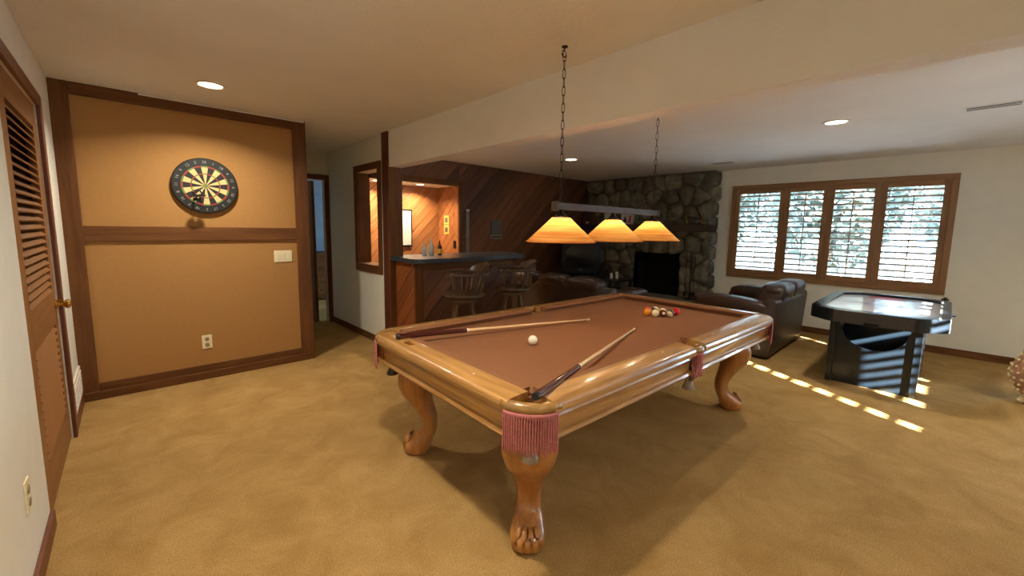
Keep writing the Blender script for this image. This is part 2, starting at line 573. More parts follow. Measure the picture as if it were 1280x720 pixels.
# end of the hall: doorway with an open dark door, a bluish room beyond
bm = bmesh.new()
box(bm, 1.24, 1.36, 4.71, 6.15, 0, ZC)
box(bm, 1.24, 1.36, 6.15, 6.27, 0, ZC)
box(bm, 2.10, XH2, 6.15, 6.27, 0, ZC)
box(bm, 1.36, 2.10, 6.15, 6.27, 2.05, ZC)
struct(obj('wall_hall_end', bm, M['wall']))
d2 = struct(empty('door_2', (2.10, 6.15, 0)))
obj('casing', B(-0.01, 0.05, -0.02, 0, 0, 2.05, 0.003), M['beam_z'], d2)
obj('casing', B(-0.74, -0.68, -0.02, 0, 0, 2.05, 0.003), M['beam_z'], d2)
obj('head_casing', B(-0.74, 0.05, -0.02, 0, 2.05, 2.12, 0.003), M['beam_x'], d2)
bm = B(-0.02, 0.02, 0.0, 0.72, 0.01, 2.03)
for z0, z1 in ((0.2, 0.95), (1.1, 1.9)):
    box(bm, -0.028, 0.028, 0.12, 0.6, z0, z1, 0.004)
ds = obj('door_slab', bm, M['beam_z'], d2)
ds.location = (-0.15, 0.06, 0)
ds.rotation_euler = (0, 0, 0.1)
bm = bmesh.new()
box(bm, 0.4, 3.4, 8.6, 8.72, 0, ZC)
box(bm, 0.4, 0.5, 6.27, 8.1, 0, ZC)
box(bm, 0.4, 0.5, 8.2, 8.6, 0, ZC)
box(bm, 0.4, 0.5, 8.1, 8.2, 0, 1.6)  # small unseen opening added here to let dim daylight in
box(bm, 0.4, 0.5, 8.1, 8.2, 1.70, ZC)
box(bm, 3.3, 3.4, 6.27, 8.6, 0, ZC)
struct(obj('wall_bedroom', bm, M['bluewall']))
struct(obj('ceiling', B(0.3, 3.5, 6.3, 8.8, ZC, ZC + 0.1), M['ceil']))
dr = thing('dresser', 'low dark dresser in the room at the end of the hall', 'dresser', (2.6, 8.3, 0))
obj('body', B(-0.6, 0.6, -0.24, 0.24, 0.05, 0.9, 0.01), M['beam_x'], dr)
for k in range(3):
    d_ = obj('drawer', B(-0.57, 0.57, -0.26, -0.24, 0.1 + k * 0.26, 0.33 + k * 0.26, 0.005), M['beam_x'], dr)
    obj('knob', rod(bmesh.new(), (0, -0.26, 0.21 + k * 0.26), (0, -0.285, 0.21 + k * 0.26), 0.015), M['brass'], d_)
obj('plinth', B(-0.56, 0.56, -0.22, 0.22, 0, 0.05), M['beam_x'], dr)

# right wall with the shuttered window
W0, W1, V0, V1 = 0.05, 2.36, 0.76, 2.06
bm = bmesh.new()
box(bm, XW, XW + 0.16, YK, -2.3, 0, ZF)
box(bm, XW, XW + 0.16, -2.3, -0.95, 2.03, ZF)
box(bm, XW, XW + 0.16, -0.95, W0, 0, ZF)
box(bm, XW, XW + 0.16, W1, 3.08, 0, ZF)
box(bm, XW, XW + 0.16, 4.04, YB + 0.2, 0, ZF)
box(bm, XW, XW + 0.16, 3.08, 4.04, 1.03, ZF)
box(bm, XW, XW + 0.16, 3.08, 4.04, 0, 0.27)
box(bm, XW, XW + 0.16, W0, W1, 0, V0)
box(bm, XW, XW + 0.16, W0, W1, V1, ZF)
struct(obj('wall_right', bm, M['wall']))
struct(obj('baseboard_right', B(XW - 0.016, XW, -0.95, YS - 0.01, 0, 0.085, 0.004), M['beam_y']))

win = struct(empty('window_1', (XW, 0, 0)))
FB = 0.055
obj('frame_rail', B(-0.03, 0, W0 - FB, W1 + FB, V1 - 0.005, V1 + FB, 0.005), M['shut_y'], win)
obj('frame_rail', B(-0.03, 0, W0 - FB, W1 + FB, V0 - FB, V0 + 0.005, 0.005), M['shut_y'], win)
obj('frame_stile', B(-0.03, 0, W0 - FB, W0 + 0.005, V0 + 0.006, V1 - 0.006, 0.005), M['shut_z'], win)
obj('frame_stile', B(-0.03, 0, W1 - 0.005, W1 + FB, V0 + 0.006, V1 - 0.006, 0.005), M['shut_z'], win)
obj('pane', B(0.125, 0.131, W0, W1, V0, V1), M['pane'], win)
obj('mullion', B(0.10, 0.15, (W0 + W1) / 2 - 0.02, (W0 + W1) / 2 + 0.02, V0, V1), M['shut_z'], win)
pd = struct(empty('added_daylight_door', (XW, 0, 0)))  # unseen glass door added to bring more daylight into the far half
for a, b in ((-2.3, -2.24), (-1.655, -1.595), (-1.01, -0.95)):
    obj('door_stile', B(0.05, 0.09, a, b, 0, 2.03, 0.003), M['shut_z'], pd)
for a, b in ((0, 0.1), (1.95, 2.03)):
    obj('door_rail', B(0.051, 0.089, -2.24, -1.01, a, b, 0.003), M['shut_y'], pd)
obj('pane', B(0.067, 0.073, -2.24, -1.01, 0.1, 1.95), M['pane'], pd)
# shutter panels: y ranges measured from the photograph (right to left)
panels = [(0.05, 0.66), (0.66, 1.19), (1.19, 1.70), (1.70, 2.36)]
NL = 15
bm = bmesh.new()
rings(bm, [[(0.034 * math.cos(t) * (1), s, 0.0075 * math.sin(t)) for t in [2 * PI * i / 8 for i in range(8)]] for s in (-0.5, 0.5)])
lv_src = None
for k, (a, b) in enumerate(panels):
    e = 0.0005
    st = 0.062
    p0 = V0 + 0.001
    p1 = V1 - 0.001
    sh = obj('shutter_stile', B(-0.012, 0.022, a + e, a + st, p0, p1, 0.003), M['shut_z'], win)
    obj('shutter_stile', B(-0.012, 0.022, b - st, b - e, p0, p1, 0.003), M['shut_z'], win)
    r0, r1 = p0 + 0.075, p1 - 0.075
    obj('shutter_rail', B(-0.012, 0.022, a + st, b - st, p0, r0, 0.003), M['shut_y'], win)
    obj('shutter_rail', B(-0.012, 0.022, a + st, b - st, r1, p1, 0.003), M['shut_y'], win)
    pitch = (r1 - r0) / NL
    for j in range(NL):
        z = r0 + pitch * (j + 0.5)
        loc = (0.006, (a + b) / 2, z)
        sc = (1, b - a - 2 * st, 1)
        if lv_src is None:
            lv_src = obj('louver', bm, M['louv'], win, True)
            lv_src.location, lv_src.scale, lv_src.rotation_euler = loc, sc, (0, 0.36, 0)
        else:
            inst('louver', lv_src, win, loc, (0, 0.36, 0), sc)
    obj('tilt_bar', B(-0.042, -0.032, (a + b) / 2 - 0.005, (a + b) / 2 + 0.005, r0 + 0.02, r1 - 0.02), M['shut_z'], win)

# the shuttered window behind the camera that throws the stripes of sun
w3 = struct(empty('window_3', (0, YK, 0)))
solid = [(WB0, 2.645), (2.765, 3.24), (3.40, 3.66), (3.95, 4.12), (4.2, 4.42), (4.58, WB1)]  # blank boards spaced to cut the sun into narrow rows of spots
for a, b in solid:
    obj('sun_mask_board', B(a, b, -0.08, -0.05, WZ0, WZ1, 0.003), M['shut_z'], w3)
for a, b in ((2.645, 2.765), (3.24, 3.40), (3.66, 3.95), (4.12, 4.2), (4.42, 4.58)):
    for j in range(10):
        z = WZ0 + 0.03 + j * 0.088
        o = obj('louver', B(-(b - a) / 2, (b - a) / 2, -0.036, 0.036, -0.004, 0.004), M['louv'], w3)
        o.location = ((a + b) / 2, -0.065, z)
        o.rotation_euler = (0.1, 0, 0)

# portals help the renderer find the daylight
def portal(loc, rot, sx, sy):
    d = bpy.data.lights.new('daylight_portal', 'AREA')
    d.shape = 'RECTANGLE'
    d.size, d.size_y = sx, sy
    d.cycles.is_portal = True
    o = bpy.data.objects.new('daylight_portal', d)
    o.location = loc
    o.rotation_euler = rot
    COL.objects.link(o)
portal((XW + 0.17, (W0 + W1) / 2, (V0 + V1) / 2), (0, PI / 2, 0), V1 - V0, W1 - W0)
portal((XW + 0.17, -1.625, 1.0), (0, PI / 2, 0), 2.0, 1.35)
portal((0.39, 8.15, 1.65), (0, -PI / 2, 0), 0.11, 0.11)

# ------------------------------------------------------------------ plank walls
def planks(parent, region, mapf, mat, width=0.135, thick=0.014, gap=0.006, sgn=1, off=0.0):
    """diagonal boards clipped to a list of rectangles (u0,u1,v0,v1); mapf(u,v,d) -> point"""
    c45 = math.sqrt(0.5)
    for (u0, u1, v0, v1) in region:
        corners = [(u0, v0), (u1, v0), (u1, v1), (u0, v1)]
        proj = [(-sgn * u + v) * c45 for u, v in corners]
        k0 = int(math.floor((min(proj) - off) / width))
        k1 = int(math.ceil((max(proj) - off) / width))
        for k in range(k0, k1 + 1):
            lo, hi = off + k * width + gap / 2, off + (k + 1) * width - gap / 2
            poly = clip_poly(corners, -sgn * c45, c45, hi)
            if len(poly) > 2:
                poly = clip_poly(poly, sgn * c45, -c45, -lo)
            if len(poly) < 3:
                continue
            area = abs(sum(poly[i][0] * poly[(i + 1) % len(poly)][1] - poly[(i + 1) % len(poly)][0] * poly[i][1] for i in range(len(poly)))) / 2
            if area < 0.0006:
                continue
            cu = sum(p[0] for p in poly) / len(poly)
            cv = sum(p[1] for p in poly) / len(poly)
            bm = bmesh.new()
            ins = 0.003
            back = [mapf(u, v, 0) for u, v in poly]
            mid = [mapf(u, v, thick - 0.003) for u, v in poly]
            front = []
            for u, v in poly:
                d = math.hypot(u - cu, v - cv) or 1
                front.append(mapf(u - (u - cu) / d * ins, v - (v - cv) / d * ins, thick))
            rings(bm, [back, mid, front])
            obj('plank', bm, mat, parent)

bm = bmesh.new()
box(bm, XOP, XW, YB, YB + 0.1, 0, ZF)
box(bm, XH2, XOP, YB, YB + 0.1, 2.03, ZF)
wall_far = struct(obj('wall_far', bm, M['backing']))
planks(wall_far, [(XOP, XS + 0.1, 0, ZF)], lambda u, v, d: (u, YB - d, v), M['plank'])
planks(wall_far, [(XH2, XOP, 2.09, ZF)], lambda u, v, d: (u, YB - d, v), M['plank'])
obj('jamb_board', B(XOP - 0.012, XOP + 0.055, YB - 0.03, YB - 0.0145, 0, 2.09, 0.003), M['beam_z'], wall_far)
obj('header_board', B(XH2, XOP + 0.055, YB - 0.03, YB - 0.0145, 2.02, 2.10, 0.003), M['beam_x'], wall_far)
# bar alcove
wab = struct(obj('wall_bar_back', B(XH2, XOP + 0.1, YA, YA + 0.1, 0, 2.2), M['backing']))
planks(wab, [(XH2, XOP, 0, 2.03)], lambda u, v, d: (u, YA - d, v), M['plank_l'], 0.11)
was = struct(obj('wall_bar_side', B(XOP, XOP + 0.1, YB + 0.1, YA, 0, 2.2), M['backing']))
planks(was, [(YB + 0.1, YA - 0.015, 0, 2.03)], lambda u, v, d: (XOP - d, u, v), M['plank_ly'], 0.11, sgn=-1)
struct(obj('ceiling', B(XH2, XOP, YB + 0.1, YA, 2.03, 2.15), M['ceil']))
obj('jamb_lining', B(XOP - 0.012, XOP, YB, YB + 0.1, 0, 2.03), M['plank_ly'], was)

# ------------------------------------------------------------------ stone fireplace
wst = struct(empty('wall_stone', (0, 0, 0)))
FO = (3.13, 3.99, 0.30, 1.0)   # firebox opening y0,y1,z0,z1
bm = bmesh.new()
x_in = XS + 0.03
box(bm, x_in, XW, YS + 0.03, FO[0], 0, ZF)
box(bm, x_in, XW, FO[1], YB, 0, ZF)
box(bm, x_in, XW, FO[0], FO[1], FO[3], ZF)
box(bm, x_in, XW, FO[0], FO[1], 0, FO[2])
obj('mortar', bm, M['mortar'], wst)
rs = random.Random(11)
sites = []
rows = 9
for r in range(rows):
    zc = (r + 0.5) * ZF / rows
    n = 9
    for c in range(n):
        sites.append((YS + (c + 0.5 + (0.25 if r % 2 else -0.25)) * (YB - YS) / n + rs.uniform(-0.085, 0.085), zc + rs.uniform(-0.075, 0.075)))
def in_fb(p, m=0.0):
    return FO[0] - m < p[0] < FO[1] + m and FO[2] - m < p[1] < FO[3] + m
sites = [s for s in sites if not in_fb(s, 0.02)]
for s in sites:
    poly = [(YS, 0.0), (YB - 0.016, 0.0), (YB - 0.016, ZF), (YS, ZF)]
    for t in sites:
        if t is s:
            continue
        a, b = t[0] - s[0], t[1] - s[1]
        if a * a + b * b > 1.2:
            continue
        c = (t[0] ** 2 + t[1] ** 2 - s[0] ** 2 - s[1] ** 2) / 2
        poly = clip_poly(poly, a, b, c)
        if len(poly) < 3:
            break
    if len(poly) < 3:
        continue
    # keep the firebox clear
    sep = [(FO[0] - s[0], (1, 0, FO[0])), (s[0] - FO[1], (-1, 0, -FO[1])), (FO[2] - s[1], (0, 1, FO[2])), (s[1] - FO[3], (0, -1, -FO[3]))]
    d, h = max(sep)
    if d > -0.2 and any(in_fb(p) for p in poly) or (d > 0 and d < 0.4):
        poly = clip_poly(poly, *h) if any(in_fb((p[0], p[1]), 0.001) for p in poly) or d > 0 and (FO[0] - 0.25 < s[0] < FO[1] + 0.25) and (FO[2] - 0.25 < s[1] < FO[3] + 0.25) else poly
    if len(poly) < 3:
        continue
    cu = sum(p[0] for p in poly) / len(poly)
    cv = sum(p[1] for p in poly) / len(poly)
    # round the corners
    pts = []
    n = len(poly)
    for i in range(n):
        p, q = poly[i], poly[(i + 1) % n]
        for t in (0.2, 0.5, 0.8):
            pts.append((p[0] + (q[0] - p[0]) * t, p[1] + (q[1] - p[1]) * t))
    pr = rs.uniform(0.03, 0.10)
    bm = bmesh.new()
    def ring(k, dx, jit=0.0):
        return [(XS + 0.032 - dx, cu + (u - cu) * k + rs.uniform(-jit, jit), cv + (v - cv) * k + rs.uniform(-jit, jit)) for u, v in pts]
    rings(bm, [ring(0.95, 0), ring(0.955, pr * 0.55, 0.004), ring(0.86, pr * 0.9, 0.006), ring(0.55, pr * 1.05, 0.008), ring(0.18, pr * 1.08, 0.004)], False, True)
    obj('stone', bm, M['stone'], wst, True, 50)
# stones on the return facing the window side
for k in range(10):
    z0, z1 = k * ZF / 10, (k + 1) * ZF / 10 - 0.012
    bm = bmesh.new()
    pr = rs.uniform(0.0, 0.05)
    pillow(bm, ((XS + XW) / 2 + 0.0, YS + 0.06 - pr, (z0 + z1) / 2), ((XW - XS) / 2 + 0.01, 0.09, (z1 - z0) / 2), 0.45, 0.6, 14, 8)
    for v in bm.verts:
        v.co += Vector((rs.uniform(-1, 1), rs.uniform(-1, 1), rs.uniform(-1, 1))) * 0.004
        v.co.x = min(v.co.x, XW - 0.001)
    obj('stone', bm, M['stone'], wst, True, 50)
bm = bmesh.new()
box(bm, XW + 0.28, XW + 0.3, FO[0], FO[1], FO[2], FO[3])
box(bm, x_in, XW + 0.3, FO[0] - 0.02, FO[0], FO[2], FO[3])
box(bm, x_in, XW + 0.3, FO[1], FO[1] + 0.02, FO[2], FO[3])
box(bm, x_in, XW + 0.3, FO[0], FO[1], FO[3], FO[3] + 0.02)
box(bm, x_in, XW + 0.3, FO[0], FO[1], FO[2] - 0.02, FO[2])
obj('firebox', bm, M['soot_shade'], wst)
obj('screen_rod', rod(bmesh.new(), (XS + 0.01, FO[0], FO[3] - 0.03), (XS + 0.01, FO[1], FO[3] - 0.03), 0.008), M['iron'], wst)
struct(obj('trim_2', B(XS - 0.40, XS + 0.03, YS + 0.05, YB - 0.25, 0.0, 0.29, 0.015), M['mortar']))
MT = 1.515
struct(obj('trim_3', B(XS - 0.22, XS + 0.03, YS - 0.06, YB - 0.02, MT - 0.115, MT, 0.008), M['mantel']))

# ------------------------------------------------------------------ left door
door = struct(empty('door_1', (XL, 0, 0)))
obj('casing', B(0, 0.02, D1 - 0.005, D1 + 0.07, 0, DZ + 0.07, 0.004), M['case_z'], door)
obj('head_casing', B(0, 0.02, D0, D1 - 0.0055, DZ, DZ + 0.07, 0.004), M['case_y'], door)
S = 0.11
SL = 0.19
x0, x1 = -0.045, -0.008
obj('door_stile', B(x0, x1, D0 + 0.004, D0 + SL, 0.012, DZ - 0.004, 0.003), M['door_z'], door)
obj('door_stile', B(x0, x1, D1 - S, D1 - 0.004, 0.012, DZ - 0.004, 0.003), M['door_z'], door)
for z0, z1 in ((0.012, 0.24), (0.79, 0.99), (1.96, DZ - 0.004)):
    obj('door_rail', B(x0, x1, D0 + SL, D1 - S, z0, z1, 0.003), M['door_y'], door)
bm = bmesh.new()
prism(bm, [(-0.022, -0.5, -0.018), (-0.016, -0.5, -0.022), (0.022, -0.5, 0.018), (0.016, -0.5, 0.022)], (0, 1, 0))
src = None
for z0, z1, n in ((0.24, 0.79, 13), (0.99, 1.96, 23)):
    for j in range(n):
        loc = ((x0 + x1) / 2, (D0 + SL + D1 - S) / 2, z0 + (z1 - z0) * (j + 0.5) / n)
        sc = (1, D1 - D0 - S - SL, 1)
        if src is None:
            src = obj('louver', bm, M['door_y'], door)
            src.location, src.scale, src.rotation_euler = loc, sc, (0, PI / 2, 0)
        else:
            inst('louver', src, door, loc, (0, PI / 2, 0), sc)
obj('louver_light_block', B(x0 - 0.025, x0 - 0.008, D0, D1, 0.0, DZ), M['backing'], door)  # dark sheet added behind the slats to keep outside light out
knob = obj('handle', lathe(bmesh.new(), [(0.026, 0), (0.028, 0.006), (0.012, 0.01), (0.011, 0.035), (0.024, 0.042), (0.029, 0.055), (0.022, 0.066), (0.006, 0.07)], 16), M['brass'], door, True, 40)
knob.location = (x1, D1 - 0.062, 0.90)
knob.rotation_euler = (0, PI / 2, 0)
obj('strike_plate', B(-0.001, 0.022, D1 - 0.009, D1 + 0.02, 0.885, 0.925), M['brass'], door)

# ------------------------------------------------------------------ recessed lights and vents
def can_light(x, y, z, label, watts, col, r=0.085, group=None):
    t = thing('recessed_light', label, 'ceiling light', (x, y, z), 0, group)
    obj('trim_ring', lathe(bmesh.new(), [(r - 0.012, -0.001), (r - 0.006, -0.008), (r + 0.012, -0.006), (r + 0.016, -0.0005)], 28, cap=False), M['white'], t, True, 40)
    obj('lens', lathe(bmesh.new(), [(0.004, -0.003), (r * 0.6, -0.0035), (r - 0.012, -0.002)], 24, cap=False), M['lamp_on'], t, True)
    d = bpy.data.lights.new('can_lamp', 'AREA')
    d.shape = 'DISK'
    d.size = r * 1.3
    d.energy = watts
    d.color = col
    d.spread = math.radians(140)
    o = bpy.data.objects.new('can_lamp', d)
    o.location = (0, 0, -0.012)
    link(o, t)
    return t
CG = 'recessed ceiling lights'
can_light(0.53, 3.88, ZC, 'lit recessed ceiling light in front of the dartboard wall', CAN_W, WARM, group=CG)
can_light(0.53, 1.33, ZC, 'recessed ceiling light over the near end of the pool table', CAN_W, WARM, group=CG)
can_light(0.53, -1.25, ZC, 'recessed ceiling light at the back of the room', CAN_W, WARM, group=CG)
can_light(4.56, 0.78, ZF, 'lit recessed ceiling light near the shuttered window', 14, (1, 0.95, 0.84), group=CG)
can_light(4.56, 3.70, ZF, 'small lit recessed ceiling light over the dark sofa', 2, (1, 0.82, 0.6), group=CG)
can_light(4.56, -1.6, ZF, 'unseen recessed ceiling light added on the right, behind the air hockey table', 18, (1, 0.93, 0.80), group=CG)  # lamp added out of view to brighten the far half
can_light(3.18, 5.38, 2.03, 'lit recessed light in the ceiling of the wood-lined bar', BAR_W, WARM2, 0.07, CG)
can_light(2.52, 5.38, 2.03, 'recessed bar light seen through the hall window', BAR_W, WARM2, 0.07, CG)

def vent(x, y, z, label, rz, w=0.32, d=0.16):
    t = thing('ceiling_vent', label, 'vent', (x, y, z), rz)
    bm = bmesh.new()
    for a in ((-w / 2, w / 2, -d / 2, -d / 2 + 0.025), (-w / 2, w / 2, d / 2 - 0.025, d / 2), (-w / 2, -w / 2 + 0.025, -d / 2 + 0.025, d / 2 - 0.025), (w / 2 - 0.025, w / 2, -d / 2 + 0.025, d / 2 - 0.025)):
        box(bm, a[0], a[1], a[2], a[3], -0.004, -0.0005)
    obj('frame', bm, M['white'], t)
    obj('vent_shade', B(-w / 2 + 0.025, w / 2 - 0.025, -d / 2 + 0.025, d / 2 - 0.025, -0.0035, -0.001), M['soot_shade'], t)  # flat black sheet painted for the shade inside the vent
    for k in range(2):
        y_ = (k - 0.5) * d * 0.22
        o = obj('slat', B(-w / 2 + 0.026, w / 2 - 0.026, -0.004, 0.004, -0.0008, 0.0008), M['white'], t)
        o.location = (0, y_, -0.0045)
vent(4.78, -0.12, ZF, 'white ceiling air vent at the upper right', PI / 2)
vent(6.2, 2.30, ZF, 'small white ceiling vent close to the stone fireplace', PI / 2)

# ------------------------------------------------------------------ switches, outlets, wall vent
def plate(name, label, cat, loc, rz, w, h, kind):
    """plate on a wall; local +Y points out of the wall"""
    t = thing(name, label, cat, loc, rz)
    obj('cover_plate', B(-w / 2, w / 2, 0, 0.006, -h / 2, h / 2, 0.002), M['plate'], t)
    if kind == 'outlet':
        for s in (-1, 1):
            bm = lathe(bmesh.new(), [(0.017, 0), (0.017, 0.003), (0.014, 0.004)], 16)
            so = obj('socket', bm, M['plate_d'], t)
            so.rotation_euler = (-PI / 2, 0, 0)
            so.location = (0, 0.006, s * h * 0.2)
    else:
        for k in range(kind):
            x = (k - (kind - 1) / 2) * 0.046
            obj('switch', B(x - 0.014, x + 0.014, 0.006, 0.011, -0.03, 0.03, 0.002), M['plate'], t)
    return t
plate('light_switch', 'ivory triple light switch beside the right trim of the dartboard wall', 'light switch', (1.128, YD, 1.10), PI, 0.16, 0.115, 3)
plate('wall_outlet', 'ivory outlet low on the ochre dartboard wall', 'outlet', (0.468, YD, 0.34), PI, 0.075, 0.125, 'outlet')
plate('wall_outlet', 'ivory outlet low on the white wall left of the louvered door', 'outlet', (XL, 2.31, 0.375), -PI / 2, 0.075, 0.125, 'outlet')
vt = thing('wall_vent', 'white wall vent cover near the floor between door and dartboard wall', 'vent', (XL, 4.23, 0.20), -PI / 2)
obj('frame', B(-0.28, 0.28, 0, 0.012, -0.11, 0.11, 0.003), M['white'], vt)
for k in range(6):
    obj('slat', B(-0.25, 0.25, 0.012, 0.017, -0.085 + k * 0.03, -0.067 + k * 0.03), M['white'], vt)

# ------------------------------------------------------------------ dartboard
db = thing('dartboard', 'round bristle dartboard with black number ring on the ochre wall', 'dartboard', (0.535, YD, 1.742))
RB = 0.236
def disc_prof(prof, n=48):
    bm = bmesh.new()
    rs_ = [[(r * math.cos(2 * PI * i / n), -d, r * math.sin(2 * PI * i / n)) for i in range(n)] for r, d in prof]
    return rings(bm, rs_)
obj('board_body', disc_prof([(RB - 0.01, 0.0), (RB, 0.006), (RB, 0.034), (RB - 0.004, 0.038), (0.19, 0.038)]), M['blackboard'], db, True, 40)
obj('rim_band', disc_prof([(RB + 0.001, 0.012), (RB + 0.003, 0.014), (RB + 0.003, 0.032), (RB + 0.001, 0.034)]), M['iron'], db, True, 40)
def wedge(r0, r1, a0, a1, d0, d1, n=4):
    bm = bmesh.new()
    pts = [(r0, a0 + (a1 - a0) * i / n) for i in range(n + 1)] + [(r1, a1 - (a1 - a0) * i / n) for i in range(n + 1)]
    return prism(bm, [(r * math.cos(a), -d0, r * math.sin(a)) for r, a in pts], (0, -(d1 - d0), 0))
order = [20, 1, 18, 4, 13, 6, 10, 15, 2, 17, 3, 19, 7, 16, 8, 11, 14, 9, 12, 5]
RD = 0.172
def text_mesh(body, size, depth=0.0006):
    cu = bpy.data.curves.new('text', 'FONT')
    cu.body = body
    cu.size = size
    cu.align_x = 'CENTER'
    cu.align_y = 'CENTER'
    cu.extrude = depth
    cu.resolution_u = 2
    to = bpy.data.objects.new('text_tmp', cu)
    COL.objects.link(to)
    bpy.context.view_layer.update()
    me = bpy.data.meshes.new_from_object(to)
    bpy.data.objects.remove(to)
    return me
for k, num in enumerate(order):
    mid = PI / 2 - k * PI / 10
    a0, a1 = mid - PI / 20 + 0.006, mid + PI / 20 - 0.006
    # the board in the photograph hangs with a pale segment at the top
    light = k % 2 == 0
    seg = obj('segment', wedge(0.016, RD - 0.013, a0, a1, 0.0385, 0.040), M['seg_l'] if light else M['blackboard'], db)
    obj('double_bed', wedge(RD - 0.013, RD, a0, a1, 0.0385, 0.0405), M['seg_g'] if light else M['seg_r'], seg)
    obj('triple_bed', wedge(0.098, 0.108, a0, a1, 0.040, 0.0408), M['seg_g'] if light else M['seg_r'], seg)
    me = text_mesh(str(num), 0.033)
    me.materials.clear()
    me.materials.append(M['number'])
    o = bpy.data.objects.new('numeral', me)
    o.location = (0.203 * math.cos(mid), -0.0395, 0.203 * math.sin(mid))
    o.rotation_euler = (PI / 2, -(mid - PI / 2), 0)
    link(o, db)
obj('bullseye', disc_prof([(0.016, 0.0385), (0.016, 0.0415), (0.012, 0.042)], 16), M['seg_g'], db)
def dart(x, z, yaw, pitch, label):
    t = thing('dart', label, 'dart', (x, YD - 0.036, z), 0, 'darts in the dartboard')
    t.rotation_euler = (pitch, 0, yaw)
    t.scale = (1.25, 1.1, 1.25)
    obj('point', rod(bmesh.new(), (0, 0, 0), (0, -0.03, 0), 0.0008, 0.0014, 6), M['steel'], t)
    obj('barrel', turned(bmesh.new(), (0, -0.028, 0), (0, -0.08, 0), [(0, 0.002), (0.2, 0.0042), (0.5, 0.0034), (0.9, 0.004), (1, 0.003)], 8), M['black'], t)
    obj('shaft', rod(bmesh.new(), (0, -0.08, 0), (0, -0.13, 0), 0.0028, 0.002, 8), M['black'], t)
    bm = bmesh.new()
    for a in (0, PI / 2):
        u = Vector((math.cos(a), 0, math.sin(a)))
        w_ = Vector((-math.sin(a), 0, math.cos(a))) * 0.0005
        prf = [(-0.0, -0.105), (0.02, -0.12), (0.022, -0.148), (0.0, -0.155), (-0.022, -0.148), (-0.02, -0.12)]
        prism(bm, [u * p + Vector((0, q, 0)) - w_ for p, q in prf], w_ * 2)
    obj('flight', bm, M['black'], t)
dart(0.455, 1.715, -0.1, 0.5, 'black-flighted dart stuck left of the bullseye, uppermost of three')
dart(0.44, 1.70, 0.12, 0.62, 'black-flighted dart stuck lowest of the three at the left')
dart(0.49, 1.712, 0.0, 0.42, 'black-flighted dart nearest the bullseye')

# ------------------------------------------------------------------ POOL TABLE
L, W, H = 2.68, 1.47, 0.775
BED = 0.735
PT = thing('pool_table', 'honey oak pool table with brown felt, rose fringed pockets and claw feet', 'pool table', (2.355, 1.640, 0), math.radians(-2.0))
hl, hw = L / 2, W / 2
rail_prof = [(0.018, 0.720), (0.003, 0.723), (0.0, 0.734), (0.002, 0.752), (0.010, 0.764), (0.024, 0.770), (0.095, 0.775), (0.118, 0.7752), (0.118, 0.720)]
cush_prof = [(0.1185, 0.7750), (0.150, 0.7725), (0.166, 0.769), (0.170, 0.763), (0.160, 0.748), (0.152, 0.736), (0.1185, 0.736)]
apron_prof = [(0.046, 0.7195), (0.046, 0.710), (0.030, 0.704), (0.026, 0.694), (0.034, 0.684), (0.046, 0.632), (0.044, 0.624), (0.030, 0.618), (0.026, 0.604), (0.034, 0.592), (0.048, 0.586), (0.085, 0.586), (0.085, 0.7195)]
cp = 0.135     # rail cut at the corners
sp = 0.062     # half opening of the side pocket
def long_side(s, xa, xb, prof, name, mat, ma=0.0, mb=0.0):
    def f(x, m):
        return lambda u, z: (x + m * u, s * (hw - u), z)
    return obj(name, sweep(bmesh.new(), prof, f(xa, ma), f(xb, mb)), mat, PT, True, 35)
def short_side(s, ya, yb, prof, name, mat, ma=0.0, mb=0.0):
    def f(y, m):
        return lambda u, z: (s * (hl - u), y + m * u, z)
    return obj(name, sweep(bmesh.new(), prof, f(ya, ma), f(yb, mb)), mat, PT, True, 35)
for s in (-1, 1):
    for a, b, ma, mb in ((-hl + cp, -sp, 0.25, -0.1), (sp, hl - cp, 0.1, -0.25)):
        long_side(s, a, b, rail_prof, 'rail', M['oak_x'])
        long_side(s, a, b, cush_prof, 'cushion', M['felt'], ma, mb)
    short_side(s, -hw + cp, hw - cp, rail_prof, 'rail', M['oak_y'])
    short_side(s, -hw + cp, hw - cp, cush_prof, 'cushion', M['felt'], 0.25, -0.25)
    long_side(s, -hl + 0.09, hl - 0.09, apron_prof, 'apron', M['oak_x'])
    short_side(s, -hw + 0.09, hw - 0.09, apron_prof, 'apron', M['oak_y'])
# bed with pocket corners taken off
def bed_outline(i):
    c = 0.10
    a, b = hl - i, hw - i
    q = 0.045
    return [(-a + c, -b), (-q, -b), (-q, -b + 0.035), (q, -b + 0.035), (q, -b), (a - c, -b), (a, -b + c), (a, b - c), (a - c, b), (q, b), (q, b - 0.035), (-q, b - 0.035), (-q, b), (-a + c, b), (-a, b - c), (-a, -b + c)]
bm = bmesh.new()
rings(bm, [[(x, y, BED - 0.03) for x, y in bed_outline(0.1)], [(x, y, BED) for x, y in bed_outline(0.1)]])
obj('felt_bed', bm, M['felt'], PT)
bm = B(-hl + 0.06, hl - 0.06, -hw + 0.06, hw - 0.06, 0.62, 0.70)
obj('underframe', bm, M['oak_x'], PT)
